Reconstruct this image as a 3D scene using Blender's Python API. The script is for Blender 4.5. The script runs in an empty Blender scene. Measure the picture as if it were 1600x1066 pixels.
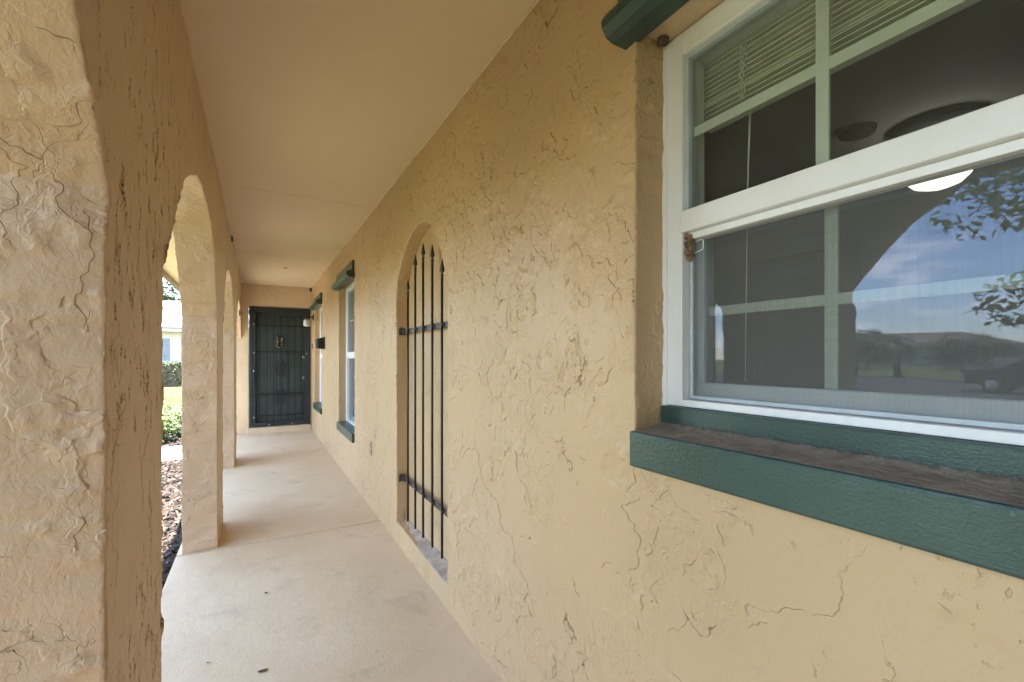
import bpy, bmesh, math, random
import numpy as np
from mathutils.geometry import delaunay_2d_cdt
from mathutils import Vector, Matrix, noise as mnoise
random.seed(7)
PI = math.pi
scn = bpy.context.scene
COL = scn.collection

# ------------------------------------------------------------------ camera
cd = bpy.data.cameras.new('camera'); cam = bpy.data.objects.new('camera', cd); COL.objects.link(cam)
cd.sensor_fit = 'HORIZONTAL'; cd.sensor_width = 36.0; cd.lens = 36.0 * 705 / 1600
cd.shift_y = 25 / 1600
cd.clip_start = 0.02; cd.clip_end = 600
cam.location = (0, 0, 1.30)
cam.rotation_euler = (PI / 2, 0, -math.radians(29.446))
scn.camera = cam

# ------------------------------------------------------------------ sky and sun
SUN_EL, SUN_AZ = math.radians(76), math.radians(-100)      # azimuth from +Y towards +X
sdir = Vector((math.sin(SUN_AZ) * math.cos(SUN_EL), math.cos(SUN_AZ) * math.cos(SUN_EL), math.sin(SUN_EL)))
w = bpy.data.worlds.new('World'); scn.world = w; w.use_nodes = True
nt = w.node_tree; nt.nodes.clear()
out = nt.nodes.new('ShaderNodeOutputWorld'); bg = nt.nodes.new('ShaderNodeBackground')
sky = nt.nodes.new('ShaderNodeTexSky'); sky.sky_type = 'NISHITA'; sky.sun_disc = False
sky.sun_elevation = SUN_EL; sky.sun_rotation = SUN_AZ; sky.air_density = 1.0; sky.dust_density = 0.1; sky.ozone_density = 2.5
tc = nt.nodes.new('ShaderNodeTexCoord')
sp = nt.nodes.new('ShaderNodeSeparateXYZ'); nt.links.new(tc.outputs['Generated'], sp.inputs[0])
ad = nt.nodes.new('ShaderNodeMath'); ad.operation = 'ADD'; ad.inputs[1].default_value = 0.22; nt.links.new(sp.outputs[2], ad.inputs[0])
dv = nt.nodes.new('ShaderNodeVectorMath'); dv.operation = 'DIVIDE'; nt.links.new(tc.outputs['Generated'], dv.inputs[0])
cb = nt.nodes.new('ShaderNodeCombineXYZ')
for i in range(3): nt.links.new(ad.outputs[0], cb.inputs[i])
nt.links.new(cb.outputs[0], dv.inputs[1])
cn = nt.nodes.new('ShaderNodeTexNoise'); cn.inputs['Scale'].default_value = 2.6; cn.inputs['Detail'].default_value = 7; cn.inputs['Roughness'].default_value = 0.55
nt.links.new(dv.outputs[0], cn.inputs['Vector'])
mr = nt.nodes.new('ShaderNodeMapRange'); mr.interpolation_type = 'SMOOTHSTEP'
mr.inputs['From Min'].default_value = 0.50; mr.inputs['From Max'].default_value = 0.80; nt.links.new(cn.outputs[0], mr.inputs['Value'])
mx = nt.nodes.new('ShaderNodeMix'); mx.data_type = 'RGBA'; nt.links.new(mr.outputs[0], mx.inputs['Factor'])
nt.links.new(sky.outputs[0], mx.inputs[6]); mx.inputs[7].default_value = (11.5, 11.0, 10.4, 1)
nt.links.new(mx.outputs[2], bg.inputs['Color']); bg.inputs['Strength'].default_value = 0.13
nt.links.new(bg.outputs[0], out.inputs[0])
sl = bpy.data.lights.new('sun', 'SUN'); sl.energy = 5.0; sl.angle = math.radians(0.53); sl.color = (1, 0.93, 0.82)
so = bpy.data.objects.new('sun', sl); COL.objects.link(so); so.rotation_euler = (-sdir).to_track_quat('-Z', 'Y').to_euler()
so.location = (0, 0, 20)

vs = scn.view_settings
vs.view_transform = 'Standard'; vs.look = 'None'; vs.gamma = 1; vs.exposure = 3.12; vs.use_curve_mapping = False
scn.cycles.max_bounces = 14; scn.cycles.diffuse_bounces = 7; scn.cycles.transparent_max_bounces = 16
scn.cycles.use_denoising = True

# ------------------------------------------------------------------ material helpers
class NT:
    def __init__(s, name):
        s.m = bpy.data.materials.new(name); s.m.use_nodes = True; s.t = s.m.node_tree; s.t.nodes.clear()
        s.out = s.t.nodes.new('ShaderNodeOutputMaterial')
        s.tc = s.t.nodes.new('ShaderNodeTexCoord').outputs['Object']
    def put(s, sock, v):
        if isinstance(v, bpy.types.NodeSocket): s.t.links.new(v, sock)
        elif v is not None: sock.default_value = v
    def math(s, op, a, b=None, c=None):
        n = s.t.nodes.new('ShaderNodeMath'); n.operation = op
        for i, v in enumerate((a, b, c)): s.put(n.inputs[i], v)
        return n.outputs[0]
    def vmath(s, op, a, b):
        n = s.t.nodes.new('ShaderNodeVectorMath'); n.operation = op
        s.put(n.inputs[0], a); s.put(n.inputs[1], b); return n.outputs[0]
    def noise(s, vec, scale, detail=2, rough=0.5, dist=0.0, col=False):
        n = s.t.nodes.new('ShaderNodeTexNoise'); s.put(n.inputs['Vector'], vec); n.inputs['Scale'].default_value = scale
        n.inputs['Detail'].default_value = detail; n.inputs['Roughness'].default_value = rough; n.inputs['Distortion'].default_value = dist
        return n.outputs[1 if col else 0]
    def vor(s, vec, scale, feature='DISTANCE_TO_EDGE', rnd=1.0):
        n = s.t.nodes.new('ShaderNodeTexVoronoi'); n.feature = feature; s.put(n.inputs['Vector'], vec)
        n.inputs['Scale'].default_value = scale; n.inputs['Randomness'].default_value = rnd
        return n.outputs[0]
    def step(s, v, a, b, lo=0.0, hi=1.0):
        n = s.t.nodes.new('ShaderNodeMapRange'); n.interpolation_type = 'SMOOTHSTEP'; s.put(n.inputs['Value'], v)
        n.inputs['From Min'].default_value = a; n.inputs['From Max'].default_value = b
        n.inputs['To Min'].default_value = lo; n.inputs['To Max'].default_value = hi; return n.outputs[0]
    def mix(s, f, a, b):
        n = s.t.nodes.new('ShaderNodeMix'); n.data_type = 'RGBA'; s.put(n.inputs['Factor'], f)
        s.put(n.inputs[6], a if not isinstance(a, tuple) else rgba(a)); s.put(n.inputs[7], b if not isinstance(b, tuple) else rgba(b)); return n.outputs[2]
    def bump(s, h, strength=1.0, dist=1.0, normal=None):
        n = s.t.nodes.new('ShaderNodeBump'); n.inputs['Strength'].default_value = strength; n.inputs['Distance'].default_value = dist
        s.put(n.inputs['Height'], h); s.put(n.inputs['Normal'], normal); return n.outputs[0]
    def scale(s, v3, off=(0, 0, 0)):
        n = s.t.nodes.new('ShaderNodeMapping'); s.put(n.inputs['Vector'], s.tc); n.inputs['Scale'].default_value = v3; n.inputs['Location'].default_value = off
        return n.outputs[0]
    def pbr(s, color, rough=0.5, spec=0.5, metal=0.0, normal=None, emit=None, estr=0):
        n = s.t.nodes.new('ShaderNodeBsdfPrincipled')
        s.put(n.inputs['Base Color'], rgba(color) if isinstance(color, tuple) else color)
        s.put(n.inputs['Roughness'], rough); s.put(n.inputs['Specular IOR Level'], spec); s.put(n.inputs['Metallic'], metal); s.put(n.inputs['Normal'], normal)
        if emit: n.inputs['Emission Color'].default_value = rgba(emit); n.inputs['Emission Strength'].default_value = estr
        s.t.links.new(n.outputs[0], s.out.inputs[0]); s.b = n
        return s.m
def rgba(c): return (c[0], c[1], c[2], 1.0)

def stucco(name, col, gouge=0.0, trowel=1.0, off=(0, 0, 0), rough=0.5, ledge=False, crs=6.5, peel=0.0013, cd=0.30):
    """skip-trowel render: raised plaster plates with broken edges, thin tool ridges, pits and orange peel"""
    n = NT(name); P = n.vmath('ADD', n.tc, off)
    def warp(sc, amp):
        v = n.vmath('SCALE', n.vmath('SUBTRACT', n.noise(P, sc, 3, 0.6, 0, True), (0.5, 0.5, 0.5)), None)
        v.node.inputs['Scale'].default_value = amp; return n.vmath('ADD', P, v)
    W1, W2 = warp(9, 0.11), warp(17, 0.05)
    def mask(o, sc, a, b): return n.step(n.noise(n.vmath('ADD', P, o), sc, 3, 0.6), a, b)
    m1, m2, m3, m4 = mask((3.3, 1.7, 5.1), 3.6, .46, .58), mask((9.3, 4.7, 2.1), 4.2, .50, .60), mask((1.3, 8.7, 7.1), 3.4, .52, .62), mask((6.3, 2.2, 8.1), 5.0, .52, .60)
    def plate(o, wv, sc, t): return n.step(n.noise(n.vmath('ADD', wv, o), sc, 2, 0.5, 0.3), t, t + 0.014)
    terms = [(n.math('MULTIPLY', plate((0, 0, 0), W1, 5.0, .50), m1), .0022), (n.math('MULTIPLY', plate((4, 2, 9), W1, 9.0, .53), m2), .0018),
             (n.math('MULTIPLY', plate((8, 5, 1), W2, 16.0, .55), m4), .0009)]
    rid = n.math('MULTIPLY', n.step(n.vor(W2, 7.5), 0.004, 0.035, 1, 0), m4)
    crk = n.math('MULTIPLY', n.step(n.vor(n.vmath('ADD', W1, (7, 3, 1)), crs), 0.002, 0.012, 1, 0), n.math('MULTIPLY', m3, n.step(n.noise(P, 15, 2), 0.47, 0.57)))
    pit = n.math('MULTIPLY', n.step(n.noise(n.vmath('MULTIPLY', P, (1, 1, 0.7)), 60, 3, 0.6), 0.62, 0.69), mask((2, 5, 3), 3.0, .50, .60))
    rough_p = n.math('MULTIPLY', n.noise(W2, 48, 3, 0.6, 0.5), m2)
    terms += [(rid, .0007), (crk, -.0026), (pit, -.0009), (rough_p, .0030)]
    h = n.math('MULTIPLY', n.noise(P, 7, 3, 0.5), 0.005)
    for t_, k_ in terms: h = n.math('ADD', h, n.math('MULTIPLY', t_, k_ * trowel))
    h = n.math('ADD', h, n.math('MULTIPLY', n.noise(n.vmath('MULTIPLY', W2, (1, 1, 0.6)), 105, 2, 0.5), peel))
    dirt = n.math('MAXIMUM', n.math('MULTIPLY', crk, cd), n.math('MULTIPLY', pit, 0.16))  # cracks: part real dirt, part recess shade put into the colour
    if gouge:
        G = n.vmath('MULTIPLY', W2, (30, 30, 6.5))
        gm = n.step(n.noise(n.vmath('ADD', P, (2, 6, 4)), 2.6, 3), 0.36, 0.55)
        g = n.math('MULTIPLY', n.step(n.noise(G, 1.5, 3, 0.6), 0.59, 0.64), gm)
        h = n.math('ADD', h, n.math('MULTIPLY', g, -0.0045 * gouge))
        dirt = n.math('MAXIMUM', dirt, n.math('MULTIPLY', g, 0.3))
    big = n.step(n.noise(P, 1.1, 3), 0.3, 0.7, 0.95, 1.04)
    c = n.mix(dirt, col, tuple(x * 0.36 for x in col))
    c = n.vmath('SCALE', c, None); n.put(c.node.inputs['Scale'], big)
    if ledge:                                        # the trowelled ledge at the springing line of the arches
        sz = n.t.nodes.new('ShaderNodeSeparateXYZ'); n.put(sz.inputs[0], n.tc)
        zz = n.math('ADD', sz.outputs[2], n.math('MULTIPLY', n.math('SUBTRACT', n.noise(P, 5, 3), 0.5), 0.05))
        up = n.math('MULTIPLY', n.step(zz, 1.565, 1.578), n.step(zz, 1.585, 1.66, 1, 0))
        h = n.math('ADD', h, n.math('MULTIPLY', n.math('MULTIPLY', up, n.step(n.noise(P, 9, 3), 0.3, 0.6, 0.35, 1)), 0.007))
    n.pbr(c, rough, 0.35, 0, None)
    dn = n.t.nodes.new('ShaderNodeDisplacement'); dn.inputs['Midlevel'].default_value = 0.0045; dn.inputs['Scale'].default_value = 1.0
    n.put(dn.inputs['Height'], h); n.t.links.new(dn.outputs[0], n.out.inputs['Displacement'])
    n.m.displacement_method = 'BOTH'
    return n.m

TAN = (0.61, 0.460, 0.310)
TAN_WALL = (0.53, 0.357, 0.198)
M = {}
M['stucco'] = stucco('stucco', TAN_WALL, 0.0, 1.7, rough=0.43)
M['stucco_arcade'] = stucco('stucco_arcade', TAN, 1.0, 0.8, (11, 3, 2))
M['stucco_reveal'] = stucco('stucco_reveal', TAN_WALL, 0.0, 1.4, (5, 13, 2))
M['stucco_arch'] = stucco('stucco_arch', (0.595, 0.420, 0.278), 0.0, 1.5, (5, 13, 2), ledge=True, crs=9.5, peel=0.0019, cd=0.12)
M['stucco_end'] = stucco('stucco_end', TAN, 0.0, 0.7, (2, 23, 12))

def mk_ceiling():
    n = NT('ceiling_paint')
    h = n.math('ADD', n.math('MULTIPLY', n.noise(n.tc, 60, 3), 0.0005), n.math('MULTIPLY', n.noise(n.tc, 1.6, 2), 0.008))
    spk = n.step(n.vor(n.tc, 2.4, 'F1'), 0.014, 0.024, 1, 0)
    spm = n.step(n.noise(n.tc, 3, 1), 0.44, 0.5)
    c = n.mix(n.math('MULTIPLY', spk, n.math('MULTIPLY', spm, 0.8)), (0.67, 0.525, 0.345), (0.12, 0.07, 0.045))
    return n.pbr(c, 0.55, 0.3, 0, n.bump(h))
M['ceiling'] = mk_ceiling()
def mk_floor():
    n = NT('painted_concrete')
    a = n.step(n.noise(n.tc, 1.3, 5, 0.6), 0.3, 0.7)
    c = n.mix(a, (0.67, 0.50, 0.305), (0.75, 0.58, 0.375))
    st = n.step(n.noise(n.vmath('ADD', n.tc, (3, 1, 0)), 3.1, 6, 0.65, 0.7), 0.54, 0.74, 0, 0.5)
    c = n.mix(st, c, (0.46, 0.345, 0.225))
    wh = n.step(n.noise(n.vmath('ADD', n.tc, (8, 5, 0)), 4.5, 6, 0.7, 1.2), 0.63, 0.72, 0, 0.5)
    c = n.mix(wh, c, (0.74, 0.66, 0.54))
    spk = n.math('MULTIPLY', n.step(n.vor(n.tc, 16, 'F1'), 0.03, 0.09, 1, 0), n.step(n.noise(n.tc, 5, 2), 0.5, 0.62, 0, 0.8))
    c = n.mix(spk, c, (0.16, 0.12, 0.09))
    h = n.math('ADD', n.math('MULTIPLY', n.noise(n.tc, 130, 3, 0.6), 0.0012), n.math('MULTIPLY', n.noise(n.tc, 7, 3), 0.004))
    h = n.math('ADD', h, n.math('MULTIPLY', n.noise(n.vmath('MULTIPLY', n.tc, (1, 4, 1)), 40, 3), 0.0008))
    return n.pbr(c, n.step(a, 0, 1, 0.5, 0.62), 0.35, 0, n.bump(h))
M['floor'] = mk_floor()
M['joint'] = None
def simple(name, col, rough=0.5, spec=0.5, metal=0.0, var=0.12, vs_=6, bmp=0.0, bs=40, tint=None):
    n = NT(name)
    f = n.step(n.noise(n.tc, vs_, 4, 0.6), 0.3, 0.7)
    c = n.mix(f, tuple(x * (1 - var) for x in col), tint if tint else tuple(min(1, x * (1 + var)) for x in col))
    nm = n.bump(n.math('MULTIPLY', n.noise(n.tc, bs, 3, 0.6), bmp)) if bmp else None
    return n.pbr(c, rough, spec, metal, nm)
def mk_green():
    n = NT('green_wood_paint')
    g = n.noise(n.vmath('MULTIPLY', n.tc, (60, 6, 60)), 5, 3, 0.6)
    h = n.math('ADD', n.math('MULTIPLY', n.math('MULTIPLY', g, n.step(n.noise(n.tc, 9, 3), 0.35, 0.65, 0.15, 1.0)), 0.0009), n.math('MULTIPLY', n.noise(n.tc, 190, 3, 0.6), 0.0010))
    c = n.mix(n.step(n.noise(n.tc, 5, 4), 0.35, 0.65), (0.030, 0.061, 0.050), (0.041, 0.077, 0.062))
    chip = n.step(n.noise(n.vmath('ADD', n.tc, (1, 1, 4)), 38, 3, 0.6), 0.70, 0.74)
    c = n.mix(n.math('MULTIPLY', chip, 0.6), c, (0.10, 0.13, 0.11))
    return n.pbr(c, 0.32, 0.5, 0, n.bump(h))
M['green'] = mk_green()
M['joint'] = simple('dirty_joint', (0.10, 0.08, 0.06), 0.95, 0.1)
M['sill_dirt'] = simple('sill_dust', (0.265, 0.218, 0.175), 0.95, 0.1, 0, 0.2, 22, 0.0011, 260)
def mk_vinyl():
    n = NT('white_vinyl')
    c = n.mix(n.step(n.noise(n.tc, 4, 4, 0.6), 0.3, 0.75), (0.815, 0.80, 0.825), (0.765, 0.745, 0.745))
    sp = n.math('MULTIPLY', n.step(n.vor(n.tc, 34, 'F1'), 0.03, 0.06, 1, 0), n.step(n.noise(n.tc, 9, 2), 0.56, 0.62, 0, 0.75))
    c = n.mix(sp, c, (0.16, 0.14, 0.12))
    return n.pbr(c, 0.36, 0.5, 0, n.bump(n.math('MULTIPLY', n.noise(n.tc, 90, 3), 0.0004)))
M['vinyl'] = mk_vinyl()
M['vinyl_grey'] = simple('grey_vinyl', (0.46, 0.50, 0.52), 0.4, 0.5, 0, 0.05, 8)
M['muntin'] = simple('muntin_vinyl', (0.70, 0.715, 0.655), 0.45, 0.4, 0, 0.03)
M['iron'] = simple('black_iron', (0.010, 0.0095, 0.009), 0.42, 0.5, 0, 0.3, 30, 0.0012, 120, tint=(0.022, 0.016, 0.012))
M['iron_worn'] = simple('worn_iron', (0.055, 0.05, 0.045), 0.5, 0.5, 0.2, 0.4, 25, 0.0012, 120, tint=(0.11, 0.09, 0.075))
M['concrete'] = simple('bare_concrete', (0.42, 0.33, 0.25), 0.9, 0.2, 0, 0.2, 12, 0.004, 60)
M['door_metal'] = simple('dark_door_metal', (0.018, 0.022, 0.026), 0.38, 0.5, 0, 0.2, 10)
M['door_bar'] = simple('black_door_bar', (0.006, 0.006, 0.007), 0.45, 0.4, 0, 0.2)
M['door_green'] = simple('dark_green_door', (0.075, 0.108, 0.100), 0.4, 0.5, 0, 0.15, 3)
M['brass'] = simple('brass', (0.75, 0.58, 0.28), 0.25, 0.5, 1.0, 0.1)
M['steel'] = simple('steel', (0.6, 0.6, 0.6), 0.3, 0.5, 1.0, 0.1)
M['black'] = simple('black_enamel', (0.012, 0.012, 0.013), 0.35, 0.5, 0, 0.2)
M['brown_fascia'] = simple('brown_fascia', (0.16, 0.085, 0.045), 0.5, 0.4, 0, 0.2, 4)
M['plate'] = simple('almond_plastic', (0.40, 0.30, 0.20), 0.4, 0.4, 0, 0.05)
M['nest'] = simple('mud_nest', (0.24, 0.155, 0.105), 0.95, 0.1, 0, 0.45, 60, 0.004, 200)
M['nest_dark'] = simple('dried_wasp_mud', (0.10, 0.07, 0.05), 0.95, 0.1, 0, 0.4, 60)
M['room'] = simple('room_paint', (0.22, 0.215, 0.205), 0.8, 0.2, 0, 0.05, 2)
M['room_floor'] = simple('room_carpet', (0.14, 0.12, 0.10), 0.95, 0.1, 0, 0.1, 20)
M['blind'] = simple('blind_vinyl', (0.76, 0.765, 0.68), 0.45, 0.4, 0, 0.05, 10)
M['fixture'] = simple('matt_dark_grey', (0.04, 0.04, 0.04), 0.9, 0.1, 0, 0.1)
M['cord'] = simple('cord', (0.75, 0.73, 0.68), 0.8, 0.2)
def mk_bowl():
    n = NT('lit_opal_glass'); return n.pbr((0.85, 0.82, 0.75), 0.3, 0.5, 0, None, (1, 0.93, 0.80), 0.55)
M['bowl'] = mk_bowl()
def mk_glass(name, f0=0.045, tint=(0.91, 0.94, 0.915), dust=0.045):
    n = NT(name); ge = n.t.nodes.new('ShaderNodeNewGeometry')
    dt = n.t.nodes.new('ShaderNodeVectorMath'); dt.operation = 'DOT_PRODUCT'; n.put(dt.inputs[0], ge.outputs['Incoming']); n.put(dt.inputs[1], ge.outputs['Normal'])
    k = n.math('POWER', n.math('SUBTRACT', 1.0, n.math('MINIMUM', n.math('ABSOLUTE', dt.outputs['Value']), 1.0)), 5.0)
    f = n.math('ADD', f0, n.math('MULTIPLY', k, 1 - f0))
    t = n.t.nodes.new('ShaderNodeBsdfTransparent'); t.inputs[0].default_value = rgba(tint)
    g = n.t.nodes.new('ShaderNodeBsdfGlossy'); g.inputs['Roughness'].default_value = 0.008; g.inputs['Color'].default_value = (0.70, 0.76, 0.98, 1)
    m = n.t.nodes.new('ShaderNodeMixShader')
    n.t.links.new(f, m.inputs[0]); n.t.links.new(t.outputs[0], m.inputs[1]); n.t.links.new(g.outputs[0], m.inputs[2])
    wv = n.bump(n.math('MULTIPLY', n.noise(n.tc, 3.0, 1), 0.0012)); n.t.links.new(wv, g.inputs['Normal'])
    du = n.t.nodes.new('ShaderNodeBsdfDiffuse'); du.inputs[0].default_value = (0.40, 0.41, 0.41, 1)
    m2 = n.t.nodes.new('ShaderNodeMixShader'); n.t.links.new(n.step(n.noise(n.tc, 5, 5, 0.65), 0.3, 0.8, dust * 0.6, dust * 1.5), m2.inputs[0])
    n.t.links.new(m.outputs[0], m2.inputs[1]); n.t.links.new(du.outputs[0], m2.inputs[2])
    n.t.links.new(m2.outputs[0], n.out.inputs[0]); return n.m
M['glass'] = mk_glass('window_glass')
M['glass_lower'] = mk_glass('window_glass_lower', 0.078)
def mk_screen(name, lo=0.345, hi=0.405, col=(0.19, 0.19, 0.185)):
    n = NT(name)
    a = n.noise(n.scale((1, 260, 2.5)), 1, 2); b = n.noise(n.scale((1, 2.5, 260)), 1, 2)
    f = n.step(n.math('ADD', n.math('MULTIPLY', a, 0.6), n.math('MULTIPLY', b, 0.4)), 0.35, 0.65, lo, hi)
    t = n.t.nodes.new('ShaderNodeBsdfTransparent'); d = n.t.nodes.new('ShaderNodeBsdfDiffuse'); d.inputs[0].default_value = rgba(col)
    m = n.t.nodes.new('ShaderNodeMixShader'); n.t.links.new(f, m.inputs[0]); n.t.links.new(t.outputs[0], m.inputs[1]); n.t.links.new(d.outputs[0], m.inputs[2])
    n.t.links.new(m.outputs[0], n.out.inputs[0]); return n.m
M['screen'] = mk_screen('insect_screen')
M['door_screen'] = mk_screen('door_mesh', 0.36, 0.46, (0.06, 0.067, 0.07))
def mk_jar():
    n = NT('ribbed_clear_glass'); return n.pbr((0.46, 0.44, 0.40), 0.15, 0.5)
M['jar'] = mk_jar()
def mk_lawn():
    n = NT('lawn')
    c = n.mix(n.step(n.noise(n.tc, 0.6, 5, 0.6), 0.3, 0.7), (0.085, 0.108, 0.036), (0.145, 0.155, 0.066))
    c = n.mix(n.step(n.noise(n.tc, 35, 3, 0.7), 0.35, 0.7, 0, 0.7), c, (0.05, 0.085, 0.02))
    return n.pbr(c, 0.9, 0.2, 0, n.bump(n.math('MULTIPLY', n.noise(n.tc, 50, 3), 0.04)))
M['lawn'] = mk_lawn()
M['asphalt'] = simple('asphalt', (0.06, 0.06, 0.06), 0.9, 0.2, 0, 0.2, 3, 0.004, 90)
M['path'] = simple('path_concrete', (0.48, 0.46, 0.42), 0.85, 0.2, 0, 0.12, 3, 0.003, 60)
M['soil'] = simple('mulch_soil', (0.085, 0.068, 0.056), 0.95, 0.1, 0, 0.4, 20, 0.02, 40)
M['grass'] = simple('grass_blades', (0.13, 0.165, 0.06), 0.8, 0.2, 0, 0.4, 3)
def mk_leaf():
    n = NT('leaves'); f = n.step(n.noise(n.tc, 7, 3), 0.3, 0.7); c = n.mix(f, (0.055, 0.10, 0.03), (0.12, 0.18, 0.055))
    d = n.t.nodes.new('ShaderNodeBsdfDiffuse'); t = n.t.nodes.new('ShaderNodeBsdfTranslucent'); m = n.t.nodes.new('ShaderNodeMixShader'); m.inputs[0].default_value = 0.45
    n.t.links.new(c, d.inputs[0]); n.t.links.new(c, t.inputs[0]); n.t.links.new(d.outputs[0], m.inputs[1]); n.t.links.new(t.outputs[0], m.inputs[2]); n.t.links.new(m.outputs[0], n.out.inputs[0]); return n.m
M['leaf'] = mk_leaf()
M['leaf_light'] = simple('light_leaves', (0.15, 0.22, 0.065), 0.5, 0.4, 0, 0.4, 9)
M['leaf_hedge'] = simple('hedge_leaves', (0.055, 0.095, 0.028), 0.5, 0.4, 0, 0.5, 9)
M['leaf_far'] = simple('grey_green_leaves', (0.10, 0.13, 0.08), 0.6, 0.3, 0, 0.4, 2)
M['bark'] = simple('bark', (0.13, 0.10, 0.08), 0.95, 0.1, 0, 0.35, 12, 0.02, 30)
def mk_chips():
    n = NT('bark_chips')
    o = n.t.nodes.new('ShaderNodeNewGeometry').outputs['Random Per Island']
    c = n.mix(n.step(o, 0, 0.6), (0.036, 0.031, 0.029), (0.085, 0.068, 0.060))
    c = n.mix(n.step(o, 0.92, 0.95), c, (0.26, 0.21, 0.18))
    return n.pbr(c, 0.9, 0.15)
M['chips'] = mk_chips()
M['nb_wall'] = simple('neighbour_stucco', (0.62, 0.55, 0.46), 0.85, 0.2, 0, 0.06, 2, 0.004, 30)
M['nb_roof'] = simple('pale_shingle', (0.62, 0.62, 0.61), 0.85, 0.2, 0, 0.1, 6, 0.006, 20)
M['nb_trim'] = simple('white_trim', (0.74, 0.73, 0.70), 0.5, 0.4, 0, 0.04)
M['nb_gutter'] = simple('grey_gutter', (0.22, 0.22, 0.22), 0.5, 0.4)
M['nb_dark'] = simple('grey_window', (0.20, 0.22, 0.24), 0.25, 0.5, 0, 0.15)
M['house_a'] = simple('beige_wall', (0.45, 0.38, 0.30), 0.85, 0.2, 0, 0.08, 2)
M['roof_dark'] = simple('brown_shingle', (0.14, 0.11, 0.095), 0.9, 0.2, 0, 0.25, 6, 0.008, 20)
M['car_paint'] = simple('dark_car_paint', (0.012, 0.013, 0.018), 0.2, 0.6, 0, 0.1)
M['tyre'] = simple('tyre_rubber', (0.02, 0.02, 0.02), 0.85, 0.2)
M['leaf_scrap'] = simple('dry_leaf', (0.055, 0.04, 0.03), 0.8, 0.2, 0, 0.4, 50)
M['paint_ceiling_bead'] = simple('caulk', (0.62, 0.47, 0.30), 0.5, 0.4, 0, 0.1, 8, 0.002, 60)
M['shingle_roof'] = simple('house_roof_shingle', (0.16, 0.13, 0.11), 0.9, 0.2, 0, 0.25, 6)

# ------------------------------------------------------------------ object helpers
def link(name, bm, mat, parent=None, smooth=False):
    me = bpy.data.meshes.new(name); bm.normal_update(); bm.to_mesh(me); bm.free()
    for m in (mat if isinstance(mat, (list, tuple)) else [mat]): me.materials.append(m)
    if smooth:
        for p in me.polygons: p.use_smooth = True
    o = bpy.data.objects.new(name, me); COL.objects.link(o)
    if parent: o.parent = parent
    return o
def tag(o, label=None, cat=None, group=None, kind=None):
    if label: o['label'] = label
    if cat: o['category'] = cat
    if group: o['group'] = group
    if kind: o['kind'] = kind
    return o
def thing(name, label, cat, group=None, loc=(0, 0, 0)):
    o = bpy.data.objects.new(name, None); COL.objects.link(o); o.location = loc; o.empty_display_size = 0.1
    return tag(o, label, cat, group)
def B(): return bmesh.new()
def bx(bm, x0, x1, y0, y1, z0, z1, bev=0.0):
    v = [bm.verts.new((x, y, z)) for x in (x0, x1) for y in (y0, y1) for z in (z0, z1)]
    fs = [bm.faces.new([v[i] for i in q]) for q in ((0, 1, 3, 2), (4, 6, 7, 5), (0, 4, 5, 1), (2, 3, 7, 6), (0, 2, 6, 4), (1, 5, 7, 3))]
    if bev:
        es = list({e for f in fs for e in f.edges})
        bmesh.ops.bevel(bm, geom=es, offset=bev, segments=2, affect='EDGES', profile=0.5)
    return bm
def tube(bm, pts, r, n=8, cap=True):
    pts = [Vector(p) for p in pts]; rs = r if isinstance(r, (list, tuple)) else [r] * len(pts)
    rings = []; up = None
    for i, p in enumerate(pts):
        d = (pts[min(i + 1, len(pts) - 1)] - pts[max(i - 1, 0)]).normalized()
        if up is None: up = d.orthogonal().normalized()
        a = (up - d * up.dot(d)); a = a.normalized() if a.length > 1e-6 else d.orthogonal().normalized(); up = a; b = d.cross(a)
        rings.append([bm.verts.new(p + (a * math.cos(2 * PI * k / n) + b * math.sin(2 * PI * k / n)) * rs[i]) for k in range(n)])
    for i in range(len(rings) - 1):
        for k in range(n): bm.faces.new((rings[i][k], rings[i][(k + 1) % n], rings[i + 1][(k + 1) % n], rings[i + 1][k]))
    if cap: bm.faces.new(list(reversed(rings[0]))); bm.faces.new(rings[-1])
    return bm
def lathe(bm, prof, c, n=16, axis='Z', flat=1.0):
    rings = []
    for r, t in prof:
        ring = []
        for k in range(n):
            a = 2 * PI * k / n; u, v = max(r, 1e-5) * math.cos(a), max(r, 1e-5) * math.sin(a) * flat
            p = {'Z': (v, u, t), 'X': (t, u, v), 'Y': (u, t, v)}[axis]
            ring.append(bm.verts.new((c[0] + p[0], c[1] + p[1], c[2] + p[2])))
        rings.append(ring)
    for i in range(len(rings) - 1):
        for k in range(n): bm.faces.new((rings[i][k], rings[i][(k + 1) % n], rings[i + 1][(k + 1) % n], rings[i + 1][k]))
    bm.faces.new(list(reversed(rings[0]))); bm.faces.new(rings[-1])
    bmesh.ops.recalc_face_normals(bm, faces=bm.faces[:])
    return bm
def prism(bm, prof, y0, y1):                        # profile in (x, z) extruded along y
    a = [bm.verts.new((x, y0, z)) for x, z in prof]; b = [bm.verts.new((x, y1, z)) for x, z in prof]; n = len(prof)
    for i in range(n): bm.faces.new((a[i], a[(i + 1) % n], b[(i + 1) % n], b[i]))
    bm.faces.new(a); bm.faces.new(list(reversed(b)))
    bmesh.ops.recalc_face_normals(bm, faces=bm.faces[:]); return bm

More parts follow.
